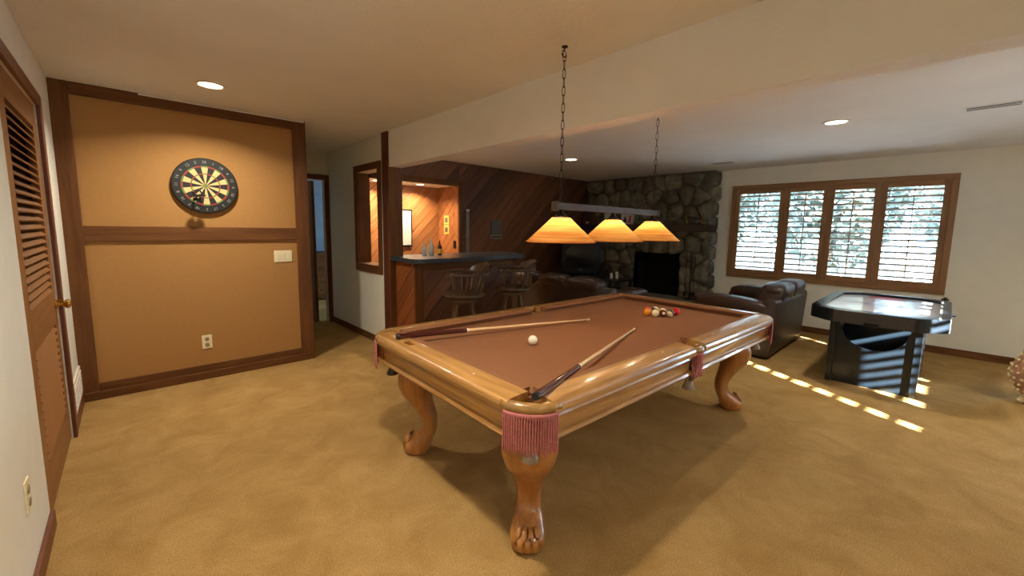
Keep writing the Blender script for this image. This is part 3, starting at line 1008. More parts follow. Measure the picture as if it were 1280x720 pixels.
# sight markers on the rails
for s in (-1, 1):
    for k in (-3, -2, -1, 1, 2, 3):
        o = obj('sight', lathe(bmesh.new(), [(0.006, 0), (0.0055, 0.0008), (0.003, 0.001)], 10), M['cue_ring'], PT)
        o.location = (k * (hl - 0.13) / 4, s * (hw - 0.07), 0.7738)
    for k in (-1, 0, 1):
        if k == 0 and s == -1:
            continue
        o = obj('sight', lathe(bmesh.new(), [(0.006, 0), (0.0055, 0.0008), (0.003, 0.001)], 10), M['cue_ring'], PT)
        o.location = (s * (hl - 0.07), k * (hw - 0.13) / 2, 0.7738)
obj('name_plate', B(-hl + 0.05, -hl + 0.085, 0.26, 0.34, 0.7735, 0.7762, 0.001), M['brass'], PT)

def arc_pts(cx, cy, r, a0, a1, n, z):
    return [(cx + r * math.cos(a0 + (a1 - a0) * i / n), cy + r * math.sin(a0 + (a1 - a0) * i / n), z) for i in range(n + 1)]

def pocket(cx, cy, ang, r, half, corner, fr_r, fr_half, fr_n, fr_len, ext):
    """pocket rim, fringe, cup and hanging net; ang = outward direction"""
    zr = 0.743
    ox, oy = cx, cy
    cx, cy = cx + ext * 0, cy
    pts = arc_pts(cx, cy, r, ang - half, ang + half, 18, zr)
    # straight ears that lie over the rail ends
    t0 = Vector((math.sin(ang - half), -math.cos(ang - half), 0))
    t1 = Vector((-math.sin(ang + half), math.cos(ang + half), 0))
    pts = [tuple(Vector(pts[0]) + t0 * ext)] + pts + [tuple(Vector(pts[-1]) + t1 * ext)]
    bm = bmesh.new()
    tube(bm, pts, 0.023, 12, rz=0.024)
    rim = obj('pocket_rim', bm, M['leather_p'], PT, True)
    bm = bmesh.new()
    arc = arc_pts(cx, cy, fr_r, ang - fr_half, ang + fr_half, fr_n, 0.724)
    rr = random.Random(int((cx + 5) * 100 + cy * 10))
    for i in range(fr_n + 1):
        x, y, z = arc[i]
        l = fr_len * rr.uniform(0.95, 1.05)
        k = 7
        rs_ = []
        for j in range(k + 1):
            rad = (0.0046 if j % 2 == 0 else 0.0034) * (1 if j < k else 0.6)
            zz = z - l * j / k
            rs_.append([(x + rad * math.cos(2 * PI * m / 6), y + rad * math.sin(2 * PI * m / 6), zz) for m in range(6)])
        rings(bm, rs_)
    fr = obj('fringe', bm, M['fringe'], rim, True)
    fr['kind'] = 'stuff'
    bm = bmesh.new()
    tube(bm, arc_pts(cx, cy, fr_r, ang - fr_half, ang + fr_half, 16, 0.722), 0.005, 8, rz=0.009)
    obj('fringe_band', bm, M['fringe'], rim, True)
    if corner:
        cx, cy = ox + 0.066 * math.cos(ang), oy + 0.066 * math.sin(ang)
    bm = bmesh.new()
    rs_ = []
    n = 16
    for rad, z in ((0.062, 0.722), (0.060, 0.66), (0.045, 0.62), (0.004, 0.605)):
        rs_.append([(cx + rad * math.cos(2 * PI * i / n), cy + rad * math.sin(2 * PI * i / n), z) for i in range(n)])
    rings(bm, rs_, False, True)
    obj('pocket_cup', bm, M['leather_d'], rim, True)
    # net cords and bell tassel
    bm = bmesh.new()
    for i in range(10):
        a = 2 * PI * i / 10
        a2 = a + PI / 10
        p0 = (cx + 0.062 * math.cos(a), cy + 0.062 * math.sin(a), 0.66)
        p1 = (cx + 0.060 * math.cos(a2), cy + 0.060 * math.sin(a2), 0.60)
        p2 = (cx + 0.022 * math.cos(a), cy + 0.022 * math.sin(a), 0.555)
        tube(bm, [p0, p1, p2], 0.006, 6)
    obj('net', bm, M['net'], rim, True)
    bm = bmesh.new()
    lathe(bm, [(0.018, 0.565), (0.020, 0.545), (0.026, 0.525), (0.036, 0.502), (0.034, 0.498), (0.004, 0.50)], 12, (cx, cy, 0))
    obj('tassel', bm, M['leather_d'] if cx < 0 and cy > 0 else M['net'], rim, True, 50)
cc = 0.16
for sx in (-1, 1):
    for sy in (-1, 1):
        pocket(sx * (hl - cc), sy * (hw - cc), math.atan2(sy, sx), 0.138, math.radians(43), True, 0.160, math.radians(40), 22, 0.158, 0.015)
for sy in (-1, 1):
    pocket(0, sy * (hw - 0.062), sy * PI / 2, 0.050, math.radians(80), False, 0.066, math.radians(52), 10, 0.135, 0.01)
# corner blocks under the pockets
for sx in (-1, 1):
    for sy in (-1, 1):
        bm = bmesh.new()
        cx, cy = sx * (hl - cc), sy * (hw - cc)
        a = math.atan2(sy, sx)
        pr = [(r, z) for r, z in ((0.130, 0.70), (0.124, 0.64), (0.128, 0.60), (0.12, 0.588))]
        rings(bm, [[(cx + r * math.cos(a + t), cy + r * math.sin(a + t), z) for t in [math.radians(-46 + 92 * i / 12) for i in range(13)]] + [(cx + 0.075 * sx, cy + 0.075 * sy, z)] for r, z in pr])
        obj('corner_block', bm, M['oak_z'], PT, True, 40)

def catmull(keys, n):
    out = []
    m = len(keys)
    for i in range(m - 1):
        p0, p1, p2, p3 = keys[max(i - 1, 0)], keys[i], keys[i + 1], keys[min(i + 2, m - 1)]
        for j in range(n):
            t = j / n
            out.append([0.5 * ((2 * b) + (-a + c) * t + (2 * a - 5 * b + 4 * c - d) * t * t + (-a + 3 * b - 3 * c + d) * t ** 3) for a, b, c, d in zip(p0, p1, p2, p3)])
    out.append(list(keys[-1]))
    return out
leg_keys = [  # z, offset outward, half depth, half width
    (0.612, -0.01, 0.100, 0.112), (0.56, 0.020, 0.108, 0.122), (0.48, 0.052, 0.104, 0.126), (0.405, 0.050, 0.086, 0.110),
    (0.32, 0.010, 0.060, 0.078), (0.23, -0.030, 0.046, 0.058), (0.160, -0.030, 0.046, 0.056), (0.112, 0.006, 0.066, 0.068),
    (0.065, 0.042, 0.082, 0.080), (0.024, 0.048, 0.076, 0.076), (0.0, 0.046, 0.058, 0.058)]
for sx in (-1, 1):
    for sy in (-1, 1):
        e = Vector((sx, sy, 0)).normalized()
        p = Vector((-e.y, e.x, 0))
        base = Vector((sx * 1.085, sy * 0.475, 0))
        rs_ = []
        n = 24
        for z, off, hd, hwid in catmull(leg_keys, 4):
            ring_ = []
            for i in range(n):
                t = 2 * PI * i / n
                q = base + e * (off + hd * sgnpow(math.cos(t), 0.8)) + p * (hwid * sgnpow(math.sin(t), 0.8))
                ring_.append((q.x, q.y, max(z, 0)))
            rs_.append(ring_)
        leg = obj('leg', rings(bmesh.new(), rs_), M['oak_z'], PT, True, 60)
        for k, t in enumerate((-0.62, -0.21, 0.21, 0.62)):
            d = (e * math.cos(t) + p * math.sin(t))
            c0 = base + e * 0.042
            pts = [c0 + d * 0.052 + Vector((0, 0, 0.122)), c0 + d * 0.076 + Vector((0, 0, 0.092)), c0 + d * 0.086 + Vector((0, 0, 0.055)), c0 + d * 0.074 + Vector((0, 0, 0.014))]
            obj('claw', tube(bmesh.new(), pts, [0.008, 0.012, 0.012, 0.006], 8), M['oak_z'], leg, True)
        # carved shell scrolls on the knee
        for s in (-1, 1):
            d = (e * math.cos(s * 0.75) + p * math.sin(s * 0.75))
            c0 = base + e * 0.044 + d * 0.108 + Vector((0, 0, 0.47))
            tg = Vector((-d.y, d.x, 0))
            pts = [c0 + tg * 0.022 * math.cos(t) + Vector((0, 0, 0.042 * math.sin(t))) for t in [2 * PI * i / 16 for i in range(16)]]
            obj('knee_carving', tube(bmesh.new(), pts, 0.004, 6, True), M['oak_z'], leg, True)
        # bracket against the apron
        bm = bmesh.new()
        q0, q1 = base, base
        rings(bm, [[(base.x + a * 0.085, base.y + b * 0.085, 0.535) for a, b in ((-1, -1), (1, -1), (1, 1), (-1, 1))], [(base.x + a * 0.19, base.y + b * 0.155, 0.612) for a, b in ((-1, -1), (1, -1), (1, 1), (-1, 1))]])
        obj('leg_bracket', bm, M['oak_x'], PT)

# ------------------------------------------------------------------ balls and cues
BR = 0.0286
def ball(x, y, col, label, stripe=None, tilt=(0, 0, 0)):
    t = thing('cue_ball' if label.startswith('white') else 'billiard_ball', label, 'ball', (x, y, BED), 0, None if label.startswith('white') else 'billiard balls at the far end')
    m = plain('ball_' + label[:14].replace(' ', '_'), col, 0.08, noise=0.02, coat=0.6)
    bm = bmesh.new()
    bmesh.ops.create_uvsphere(bm, u_segments=24, v_segments=14, radius=BR)
    o = obj('body', bm, m, t, True)
    o.location = (0, 0, BR)
    o.rotation_euler = tilt
    if stripe is not None:
        m2 = plain('stripe_' + label[:14].replace(' ', '_'), stripe, 0.08, noise=0.02, coat=0.6)
        bm = bmesh.new()
        rs_ = []
        for j in range(9):
            th = -0.5 + j / 8
            rs_.append([((BR + 0.0002) * math.cos(th) * math.cos(2 * PI * i / 24), (BR + 0.0002) * math.cos(th) * math.sin(2 * PI * i / 24), (BR + 0.0002) * math.sin(th)) for i in range(24)])
        b_ = obj('stripe', rings(bm, rs_, False, False), m2, o, True)
    # number spot
    bm = bmesh.new()
    rs_ = [[((BR + 0.0004) * math.sin(a) * math.cos(2 * PI * i / 14), (BR + 0.0004) * math.sin(a) * math.sin(2 * PI * i / 14), (BR + 0.0004) * math.cos(a)) for i in range(14)] for a in (0.36, 0.2, 0.05)]
    if not label.startswith('white'):
        sp_ = obj('number_spot', rings(bm, rs_, False, True), M['cue_ring'], o, True)
        sp_.rotation_euler = (1.0, 0, 0)
    return t
CREAM = (236, 224, 178)
ball(1.695, 1.62, (240, 232, 204), 'white cue ball lying alone on the felt')
ball(2.985, 1.600, (240, 150, 30), 'orange solid ball at the left front of the ball cluster', None, (0.6, 0, 2.5))
ball(3.008, 1.543, CREAM, 'cream ball between the orange and maroon balls', None, (1.4, 0, 0.2))
ball(3.048, 1.500, (110, 34, 26), 'maroon ball with pale spot in the front row of the cluster', None, (0.4, 0, -0.9))
ball(3.094, 1.462, CREAM, 'dark green striped ball beside the red ball', (30, 44, 34), (0.2, 1.2, 0.3))
ball(3.196, 1.462, (200, 30, 34), 'red ball at the right end of the cluster', None, (-0.5, 0.4, 0))
ball(3.078, 1.648, (206, 92, 46), 'orange red ball behind the orange ball', None, (0.3, 0.5, 0))
ball(3.130, 1.610, CREAM, 'maroon striped ball in the back row of the cluster', (120, 36, 30), (0.2, 0.3, 0))
ball(3.108, 1.535, CREAM, 'yellow striped ball behind the maroon ball', (232, 190, 70), (0.5, 0.2, 0))

def cue(p0, p1, label):
    p0, p1 = Vector(p0), Vector(p1)
    d = p1 - p0
    ln = d.length
    t = thing('pool_cue', label, 'cue', tuple(p0), math.atan2(d.y, d.x), 'pool cues on the table')
    pit = -math.asin(d.z / ln)
    t.rotation_euler = (0, pit, math.atan2(d.y, d.x))
    def seg(name, a, b, ra, rb, mat):
        obj(name, rod(bmesh.new(), (a * ln, 0, 0), (b * ln, 0, 0), ra, rb, 14), mat, t, True, 50)
    seg('bumper', 0.0, 0.012, 0.0150, 0.0168, M['cue_end'])
    seg('butt', 0.012, 0.30, 0.0168, 0.0130, M['cue_b'])
    seg('collar', 0.30, 0.308, 0.0123, 0.0121, M['cue_ring'])
    seg('forearm', 0.308, 0.5, 0.0120, 0.0098, M['cue_w'])
    seg('shaft', 0.5, 0.98, 0.0098, 0.0064, M['cue_w'])
    seg('ferrule', 0.98, 0.995, 0.0064, 0.0063, M['cue_ring'])
    seg('tip', 0.995, 1.0, 0.0062, 0.005, M['leather_p'])
cue((1.080, 2.106, 0.790), (2.49, 1.79, BED + 0.0075), 'pool cue lying along the far side of the felt, dark red butt at left')
cue((1.068, 1.004, 0.790), (2.495, 1.425, BED + 0.0075), 'pool cue on the near side, dark butt by the near corner pocket')

# ------------------------------------------------------------------ pendant lamp
YPD, ZPB = 1.60, 1.545
PL = thing('pool_table_light', 'three-shade pool table pendant with amber veneer cone shades on chains', 'pendant lamp', (2.44, YPD, ZPB))
bm = B(-0.60, 0.60, -0.02, 0.02, -0.02, 0.022, 0.003)
obj('bar', bm, M['barmetal'], PL)
for s in (-1, 1):
    obj('bar_cap', B(s * 0.60 - 0.008, s * 0.60 + 0.008, -0.026, 0.026, -0.026, 0.028, 0.003), M['barmetal'], PL)
for k in (-1, 0, 1):
    x = k * 0.545
    cap = obj('shade_cap', lathe(bmesh.new(), [(0.010, -0.02), (0.012, -0.03), (0.018, -0.036), (0.026, -0.046), (0.042, -0.060), (0.030, -0.072)], 20, (x, 0, 0)), M['iron'], PL, True, 50)
    for q in range(3):
        a = q * 2 * PI / 3 + 0.4
        obj('spider_arm', rod(bmesh.new(), (x + 0.02 * math.cos(a), 0.02 * math.sin(a), -0.058), (x + 0.053 * math.cos(a), 0.053 * math.sin(a), -0.068), 0.003, n=6), M['iron'], cap)
    bm = bmesh.new()
    lathe(bm, [(0.054, -0.066), (0.205, -0.208)], 40, (x, 0, 0), cap=False)
    sh = obj('shade', bm, M['shade'], PL, True)
    bm = bmesh.new()
    tube(bm, [(x + 0.205 * math.cos(2 * PI * i / 40), 0.205 * math.sin(2 * PI * i / 40), -0.208) for i in range(40)], 0.0035, 6, True)
    obj('shade_rim', bm, M['shade'], sh, True)
    bm = bmesh.new()
    bmesh.ops.create_uvsphere(bm, u_segments=16, v_segments=10, radius=0.026)
    bl = obj('bulb', bm, M['bulb'], PL, True)
    bl.location = (x, 0, -0.10)
    d = bpy.data.lights.new('pendant_lamp', 'POINT')
    d.energy = PEND_W
    d.color = WARM2
    d.shadow_soft_size = 0.03
    o = bpy.data.objects.new('pendant_lamp', d)
    o.location = (x, 0, -0.125)
    link(o, PL)
# chains
bm = bmesh.new()
pts = []
for i in range(16):
    t = 2 * PI * i / 16
    pts.append((0.0085 * math.cos(t), 0, 0.0145 * math.sin(t) + (0.0125 if math.sin(t) > 0.01 else -0.0125)))
tube(bm, pts, 0.0021, 6, True)
lk = None
for x, top in ((-0.555, ZC), (0.55, ZF)):
    z0 = 0.045
    z1 = top - ZPB - 0.055
    n = int((z1 - z0) / 0.046)
    step = (z1 - z0) / n
    for i in range(n + 1):
        loc = (x, 0, z0 + step * i)
        rot = (0, 0, 0.35 + (PI / 2 if i % 2 else 0))
        if lk is None:
            lk = obj('chain_link', bm, M['iron'], PL, True)
            lk.location, lk.rotation_euler = loc, rot
        else:
            inst('chain_link', lk, PL, loc, rot)
    obj('loop', tube(bmesh.new(), [(x + 0.014 * math.cos(2 * PI * i / 14), 0, 0.026 + 0.014 * math.sin(2 * PI * i / 14)) for i in range(14)], 0.003, 6, True), M['iron'], PL, True)
    zt = top - ZPB
    hk = [(x, 0, zt - 0.006), (x, 0, zt - 0.02), (x - 0.016, 0, zt - 0.028), (x - 0.022, 0, zt - 0.044), (x - 0.01, 0, zt - 0.06), (x + 0.008, 0, zt - 0.056), (x + 0.014, 0, zt - 0.045)]
    obj('ceiling_hook', tube(bmesh.new(), hk, 0.004, 8), M['iron'], PL, True)
    obj('hook_plate', lathe(bmesh.new(), [(0.018, 0.0), (0.018, -0.004), (0.008, -0.010)], 16, (x, 0, zt)), M['iron'], PL)

# ------------------------------------------------------------------ bar
bar = thing('bar_counter', 'wood-planked home bar with a dark slate coloured counter top', 'bar', (0, 0, 0))
BX0, BX1, BY0, BY1, BZ = 2.21, 3.62, 3.86, 4.26, 1.035
obj('carcass', B(BX0, BX1, BY0, BY1, 0, BZ), M['backing'], bar)
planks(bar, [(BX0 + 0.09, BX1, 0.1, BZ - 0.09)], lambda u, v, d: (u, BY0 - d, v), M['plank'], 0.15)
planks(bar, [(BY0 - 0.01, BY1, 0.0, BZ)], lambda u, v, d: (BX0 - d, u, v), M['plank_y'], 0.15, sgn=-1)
obj('corner_post', B(BX0 - 0.016, BX0 + 0.088, BY0 - 0.022, BY0 - 0.002, 0, BZ, 0.003), M['beam_z'], bar)
obj('top_rail', B(BX0 + 0.089, BX1, BY0 - 0.02, BY0, BZ - 0.088, BZ, 0.003), M['beam_x'], bar)
obj('kick_rail', B(BX0 + 0.089, BX1, BY0 - 0.02, BY0, 0, 0.098, 0.003), M['beam_x'], bar)
bm = bmesh.new()
outline = [(2.30, 4.26), (2.13, 4.26), (2.13, 3.80)] + [(2.23 - 0.10 * math.cos(t), 3.79 - 0.10 * math.sin(t)) for t in [PI / 2 * i / 6 for i in range(1, 7)]] + [(3.62, 3.69), (3.72, 3.74), (3.90, 4.10), (3.90, 4.42), (2.30, 4.42)]
rings(bm, [[(x, y, BZ) for x, y in outline], [(x, y, BZ + 0.045) for x, y in outline]])
obj('counter_top', bm, M['counter'], bar)
CT = BZ + 0.045

def bottle(x, y, label, mat, h, r, lab=None, cap=None):
    t = thing('bottle', label, 'bottle', (x, y, CT), 0, 'bottles on the bar')
    obj('glass', lathe(bmesh.new(), [(r * 0.9, 0), (r, 0.006), (r, h * 0.52), (r * 0.82, h * 0.62), (r * 0.34, h * 0.72), (r * 0.3, h * 0.93), (r * 0.36, h * 0.94), (r * 0.34, h * 0.96)], 16), mat, t, True, 50)
    if lab:
        obj('label', lathe(bmesh.new(), [(r + 0.0006, h * 0.1), (r + 0.0008, h * 0.11), (r + 0.0008, h * 0.42), (r + 0.0006, h * 0.43)], 16, cap=False), lab, t, True)
    obj('stopper', lathe(bmesh.new(), [(r * 0.38, h * 0.955), (r * 0.4, h * 0.97), (r * 0.4, h), (r * 0.2, h * 1.01)], 10), cap or M['gl_clear'], t, True, 50)
bottle(2.56, 4.25, 'clear round decanter standing leftmost on the bar', M['gl_clear'], 0.15, 0.03, M['paper'])
bottle(2.64, 4.23, 'tall clear decanter with stopper in the middle of the bar bottles', M['gl_clear'], 0.19, 0.031)
bottle(2.72, 4.17, 'brown bottle with yellow label on the bar', M['gl_brown'], 0.175, 0.026, M['label_y'], M['red'])

# things on the bar walls
pf = thing('picture_frame', 'black framed white print on the wood wall of the bar', 'picture', (3.06, YA - 0.014, 1.39))
obj('frame', B(-0.12, 0.12, -0.02, 0, -0.28, 0.28, 0.003), M['black'], pf)
obj('print', B(-0.10, 0.10, -0.0225, -0.0205, -0.255, 0.255), M['paper'], pf)
for zz, lb in ((1.525, 'upper'), (1.375, 'lower')):
    t = thing('small_picture', 'small amber framed picture on the bar side wall, the %s of two' % lb, 'picture', (XOP - 0.014, 5.41, zz))
    obj('frame', B(-0.012, 0, -0.07, 0.07, -0.07, 0.07, 0.003), M['photo1'], t)
    obj('print', B(-0.014, -0.0122, -0.035, 0.035, -0.04, 0.035), M['photo2'] if lb == 'lower' else M['greyp'], t)
t = thing('bar_switch', 'dark switch plate on the bar side wall', 'switch', (XOP - 0.014, 5.20, 1.15))
obj('cover_plate', B(-0.008, 0, -0.035, 0.035, -0.06, 0.06, 0.002), M['black'], t)
obj('switch', B(-0.014, -0.008, -0.008, 0.008, -0.015, 0.015, 0.002), M['iron'], t)
t = thing('metal_strip', 'narrow upright metal strip on the plank wall beside the bar opening', 'metal strip', (3.835, YB - 0.014, 1.0))
obj('strip', B(-0.028, 0.028, -0.012, 0, 0.08, 0.66, 0.003), M['steel'], t)
obj('cap', B(-0.03, 0.03, -0.016, 0, 0.66, 0.69, 0.004), M['white'], t)
obj('foot', B(-0.03, 0.03, -0.016, 0, 0.0, 0.08, 0.004), M['steel'], t)
t = thing('wall_panel', 'dark grey wall panel with a chromed strip along its lower edge', 'control panel', (4.40, YB - 0.014, 1.38))
obj('body', B(-0.11, 0.11, -0.04, 0, -0.08, 0.15, 0.005), M['greyp'], t)
obj('display_frame', B(-0.115, 0.115, -0.045, 0, -0.145, -0.082, 0.004), M['steel'], t)
obj('display', B(-0.10, 0.10, -0.048, -0.044, -0.13, -0.097), M['black'], t)
for k in range(4):
    obj('button', B(-0.085 + k * 0.048, -0.06 + k * 0.048, -0.051, -0.048, -0.12, -0.106), M['steel'], t)

# ------------------------------------------------------------------ bar stools
def make_stool():
    t = empty('bar_stool')
    SZ = 0.72
    bm = bmesh.new()
    lathe(bm, [(0.02, -0.012), (0.15, -0.014), (0.185, 0.0), (0.200, 0.014), (0.198, 0.030), (0.180, 0.040), (0.10, 0.032), (0.02, 0.030)], 28, (0, 0, SZ))
    for v in bm.verts:
        v.co.x *= 1.08
    obj('seat', bm, M['stoolw'], t, True, 50)
    obj('swivel', lathe(bmesh.new(), [(0.12, -0.05), (0.15, -0.045), (0.15, -0.014), (0.12, -0.012)], 20, (0, 0, SZ)), M['stoolw'], t, True, 40)
    # arm and crest rail: U open toward +X
    r0 = 0.235
    def up(a):   # height of the rail with angle from the back (back is -X)
        return 0.245
    pts = [(r0 * math.cos(a), r0 * 1.02 * math.sin(a), SZ + 0.235) for a in [math.radians(50 + 260 * i / 30) for i in range(31)]]
    bm = bmesh.new()
    tube(bm, pts, 0.024, 10, rz=0.014)
    obj('arm_rail', bm, M['stoolw'], t, True)
    bm = bmesh.new()
    rs_ = []
    for i in range(25):
        a = math.radians(180 - 68 + 136 * i / 24)
        k = math.sin(PI * i / 24) ** 0.6
        h = 0.01 + 0.085 * k
        rs_.append([((r0 + d) * math.cos(a), (r0 + d) * 1.02 * math.sin(a), SZ + 0.243 + z) for d, z in ((-0.012, 0), (0.014, 0), (0.026, h), (0.004, h + 0.006))])
    obj('crest_rail', rings(bm, rs_), M['stoolw'], t, True, 45)
    for i in range(9):
        a = math.radians(62 + 236 * i / 8)
        p0 = (0.165 * math.cos(a) * 1.05, 0.165 * math.sin(a), SZ + 0.03)
        p1 = ((r0) * math.cos(a), r0 * 1.02 * math.sin(a), SZ + 0.228)
        obj('spindle', turned(bmesh.new(), p0, p1, [(0, 0.009), (0.12, 0.012), (0.2, 0.008), (0.38, 0.016), (0.5, 0.013), (0.58, 0.008), (0.75, 0.011), (1, 0.008)], 8), M['stoolw'], t, True)
    feet = []
    for i in range(4):
        a = PI / 4 + i * PI / 2
        p0 = (0.10 * math.cos(a), 0.10 * math.sin(a), SZ - 0.045)
        p1 = (0.235 * math.cos(a), 0.235 * math.sin(a), 0.0)
        feet.append((Vector(p0), Vector(p1)))
        obj('leg', turned(bmesh.new(), p0, p1, [(0, 0.015), (0.06, 0.02), (0.1, 0.014), (0.2, 0.026), (0.32, 0.022), (0.38, 0.014), (0.42, 0.022), (0.55, 0.02), (0.7, 0.018), (0.9, 0.014), (1, 0.012)], 12), M['stoolw'], t, True)
    for k, tt in enumerate((0.60, 0.68, 0.60, 0.68)):
        a, b = feet[k], feet[(k + 1) % 4]
        obj('stretcher', turned(bmesh.new(), a[0].lerp(a[1], tt), b[0].lerp(b[1], tt), [(0, 0.008), (0.3, 0.013), (0.5, 0.016), (0.7, 0.013), (1, 0.008)], 8), M['stoolw'], t, True)
    rr_ = 0.10 + (0.235 - 0.10) * 0.45
    obj('foot_ring', tube(bmesh.new(), [(rr_ * 1.12 * math.cos(2 * PI * i / 24), rr_ * 1.12 * math.sin(2 * PI * i / 24), 0.36) for i in range(24)], 0.010, 8, True), M['iron'], t, True)
    return t
st1 = make_stool()
st1.location = (2.45, 3.32, 0)
st1.rotation_euler = (0, 0, math.radians(150))
tag(st1, 'dark wooden captain bar stool nearest the corner post of the bar', 'bar stool', 'captain bar stools at the bar')
st2 = copy_tree(st1)
st2.location = (3.17, 3.36, 0)
st2.rotation_euler = (0, 0, math.radians(142))
tag(st2, 'dark wooden captain bar stool at the free end of the bar by the sofa', 'bar stool', 'captain bar stools at the bar')

# ------------------------------------------------------------------ sofas
def sofa(label, loc, rz, ln, n, zb, zc, arm_z, depth=0.92):
    """local: back at y=0 facing -Y, seats toward +Y, x from 0 to ln"""
    t = thing('sofa', label, 'sofa', loc, rz)
    aw = 0.20
    obj('base', B(0.01, ln - 0.01, 0.03, depth - 0.06, 0.02, 0.26, 0.02), M['sofa_d'], t, True, 40)
    bm = bmesh.new()
    prism(bm, [(0.015, 0.02, 0.02), (0.015, 0.0, 0.10), (0.015, -0.03, zb - 0.04), (0.015, -0.015, zb), (0.015, 0.10, zb), (0.015, 0.16, 0.2), (0.015, 0.16, 0.02)], (ln - 0.03, 0, 0))
    es = [e for e in bm.edges]
    bmesh.ops.bevel(bm, geom=es, offset=0.018, segments=2, affect='EDGES', profile=0.5)
    obj('back_panel', bm, M['sofa_d'], t, True, 40)
    iw = (ln - 2 * aw) / n
    for k in range(n):
        cx = aw + iw * (k + 0.5)
        def lean(p):
            q = p.copy()
            q.y -= 0.10 * (p.z / 0.3)
            q.y += 0.02 * math.cos(p.x * 10)
            return q
        obj('back_cushion', pillow(bmesh.new(), (cx, 0.16, zc - 0.30), (iw / 2 + 0.012, 0.15, 0.31), 0.45, 0.5, 28, 16, lean), M['sofa'], t, True)
        # rolled head rest over the top of the back
        obj('head_rest', pillow(bmesh.new(), (cx, 0.06, zc - 0.075), (iw / 2 + 0.008, 0.12, 0.085), 0.75, 0.55, 28, 12), M['sofa'], t, True)
        obj('seat_cushion', pillow(bmesh.new(), (cx, 0.54, 0.36), (iw / 2 + 0.004, 0.32, 0.12), 0.4, 0.35, 28, 12), M['sofa'], t, True)
        obj('foot_rest', pillow(bmesh.new(), (cx, depth - 0.06, 0.22), (iw / 2, 0.07, 0.17), 0.5, 0.4, 24, 10), M['sofa'], t, True)
    for x in (aw / 2, ln - aw / 2):
        obj('arm_panel', B(x - aw / 2 + 0.005, x + aw / 2 - 0.005, 0.02, depth - 0.04, 0.02, arm_z - 0.06, 0.025), M['sofa_d'], t, True, 40)
        def slope(p):
            q = p.copy()
            q.z += 0.03 * math.sin(p.y * 4)
            q.z -= 0.10 * max(0, (p.y + 0.1))
            return q
        obj('arm_pad', pillow(bmesh.new(), (x, depth * 0.49, arm_z - 0.03), (aw / 2 + 0.025, depth * 0.46, 0.085), 0.6, 0.55, 28, 12, slope), M['sofa'], t, True)
    return t
sofa('brown leather loveseat with its back toward the air hockey table', (5.06, 1.25, 0), 0, 1.42, 2, 0.67, 0.82, 0.62)
sofa('long dark leather sofa behind the pool table, facing the fireplace', (4.16, 4.62, 0), -PI / 2, 1.95, 3, 0.71, 0.80, 0.62)

# ------------------------------------------------------------------ air hockey table
AH = thing('air_hockey_table', 'black air hockey table with white playfield and scooped end panels', 'air hockey table', (5.41, 0.40, 0))
ax, ay, az = 0.80, 0.465, 0.735
ch = 0.17
def octo(gx, gy, c):
    return [(-gx, -gy + c), (-gx + c * 0.9, -gy), (gx - c * 0.9, -gy), (gx, -gy + c), (gx, gy - c), (gx - c * 0.9, gy), (-gx + c * 0.9, gy), (-gx, gy - c)]
def octo_round(gx, gy, c):
    p = octo(gx, gy, c)
    out = []
    n = len(p)
    for i in range(n):
        a, b, d = Vector(p[i - 1]), Vector(p[i]), Vector(p[(i + 1) % n])
        for t in (0.0, 0.5, 1.0):
            e1 = b + (a - b).normalized() * 0.04
            e2 = b + (d - b).normalized() * 0.04
            q = e1.lerp(b, t).lerp(b.lerp(e2, t), t)
            out.append((q.x, q.y))
    return out
zs = az - 0.115
oc = octo_round(ax, ay, ch)
oi = octo_round(ax - 0.075, ay - 0.075, ch * 0.85)
bm = bmesh.new()
rings(bm, [[(x, y, zs) for x, y in oc], [(x, y, az - 0.006) for x, y in oc], [(x * 0.993, y * 0.993, az) for x, y in oc], [(x, y, az) for x, y in oi], [(x, y, az - 0.03) for x, y in oi]], False, False)
obj('skirt', bm, M['hockey'], AH)
bm = bmesh.new()
rings(bm, [[(x, y, az - 0.034) for x, y in oi], [(x, y, az - 0.026) for x, y in oi]])
pfld = obj('playfield', bm, M['play'], AH)
obj('underside', B(-ax + 0.12, ax - 0.12, -ay + 0.1, ay - 0.1, zs, zs + 0.02), M['hockey'], AH)
obj('skirt_inlay', B(-ax - 0.003, -ax + 0.01, -ay + ch + 0.03, ay - ch - 0.03, zs + 0.002, az - 0.012, 0.001), M['hockey_g'], AH)
obj('skirt_inlay', B(ax - 0.01, ax + 0.003, -ay + ch + 0.03, ay - ch - 0.03, zs + 0.002, az - 0.012, 0.001), M['hockey_g'], AH)
obj('centre_line', B(-0.006, 0.006, -ay + 0.08, ay - 0.08, az - 0.0258, az - 0.0252), M['steel'], pfld)
bm = bmesh.new()
tube(bm, [(0.02 + 0.13 * math.cos(2 * PI * i / 30), 0.13 * math.sin(2 * PI * i / 30), az - 0.026) for i in range(30)], 0.012, 6, True, rz=0.0006)
obj('face_off_circle', bm, M['blue'], pfld)
bm = bmesh.new()
rings(bm, [[(0.58 + 0.10 * math.cos(2 * PI * i / 24), 0.02 + 0.15 * math.sin(2 * PI * i / 24), z) for i in range(24)] for z in (az - 0.0262, az - 0.0250)])
obj('red_emblem', bm, M['red'], pfld)
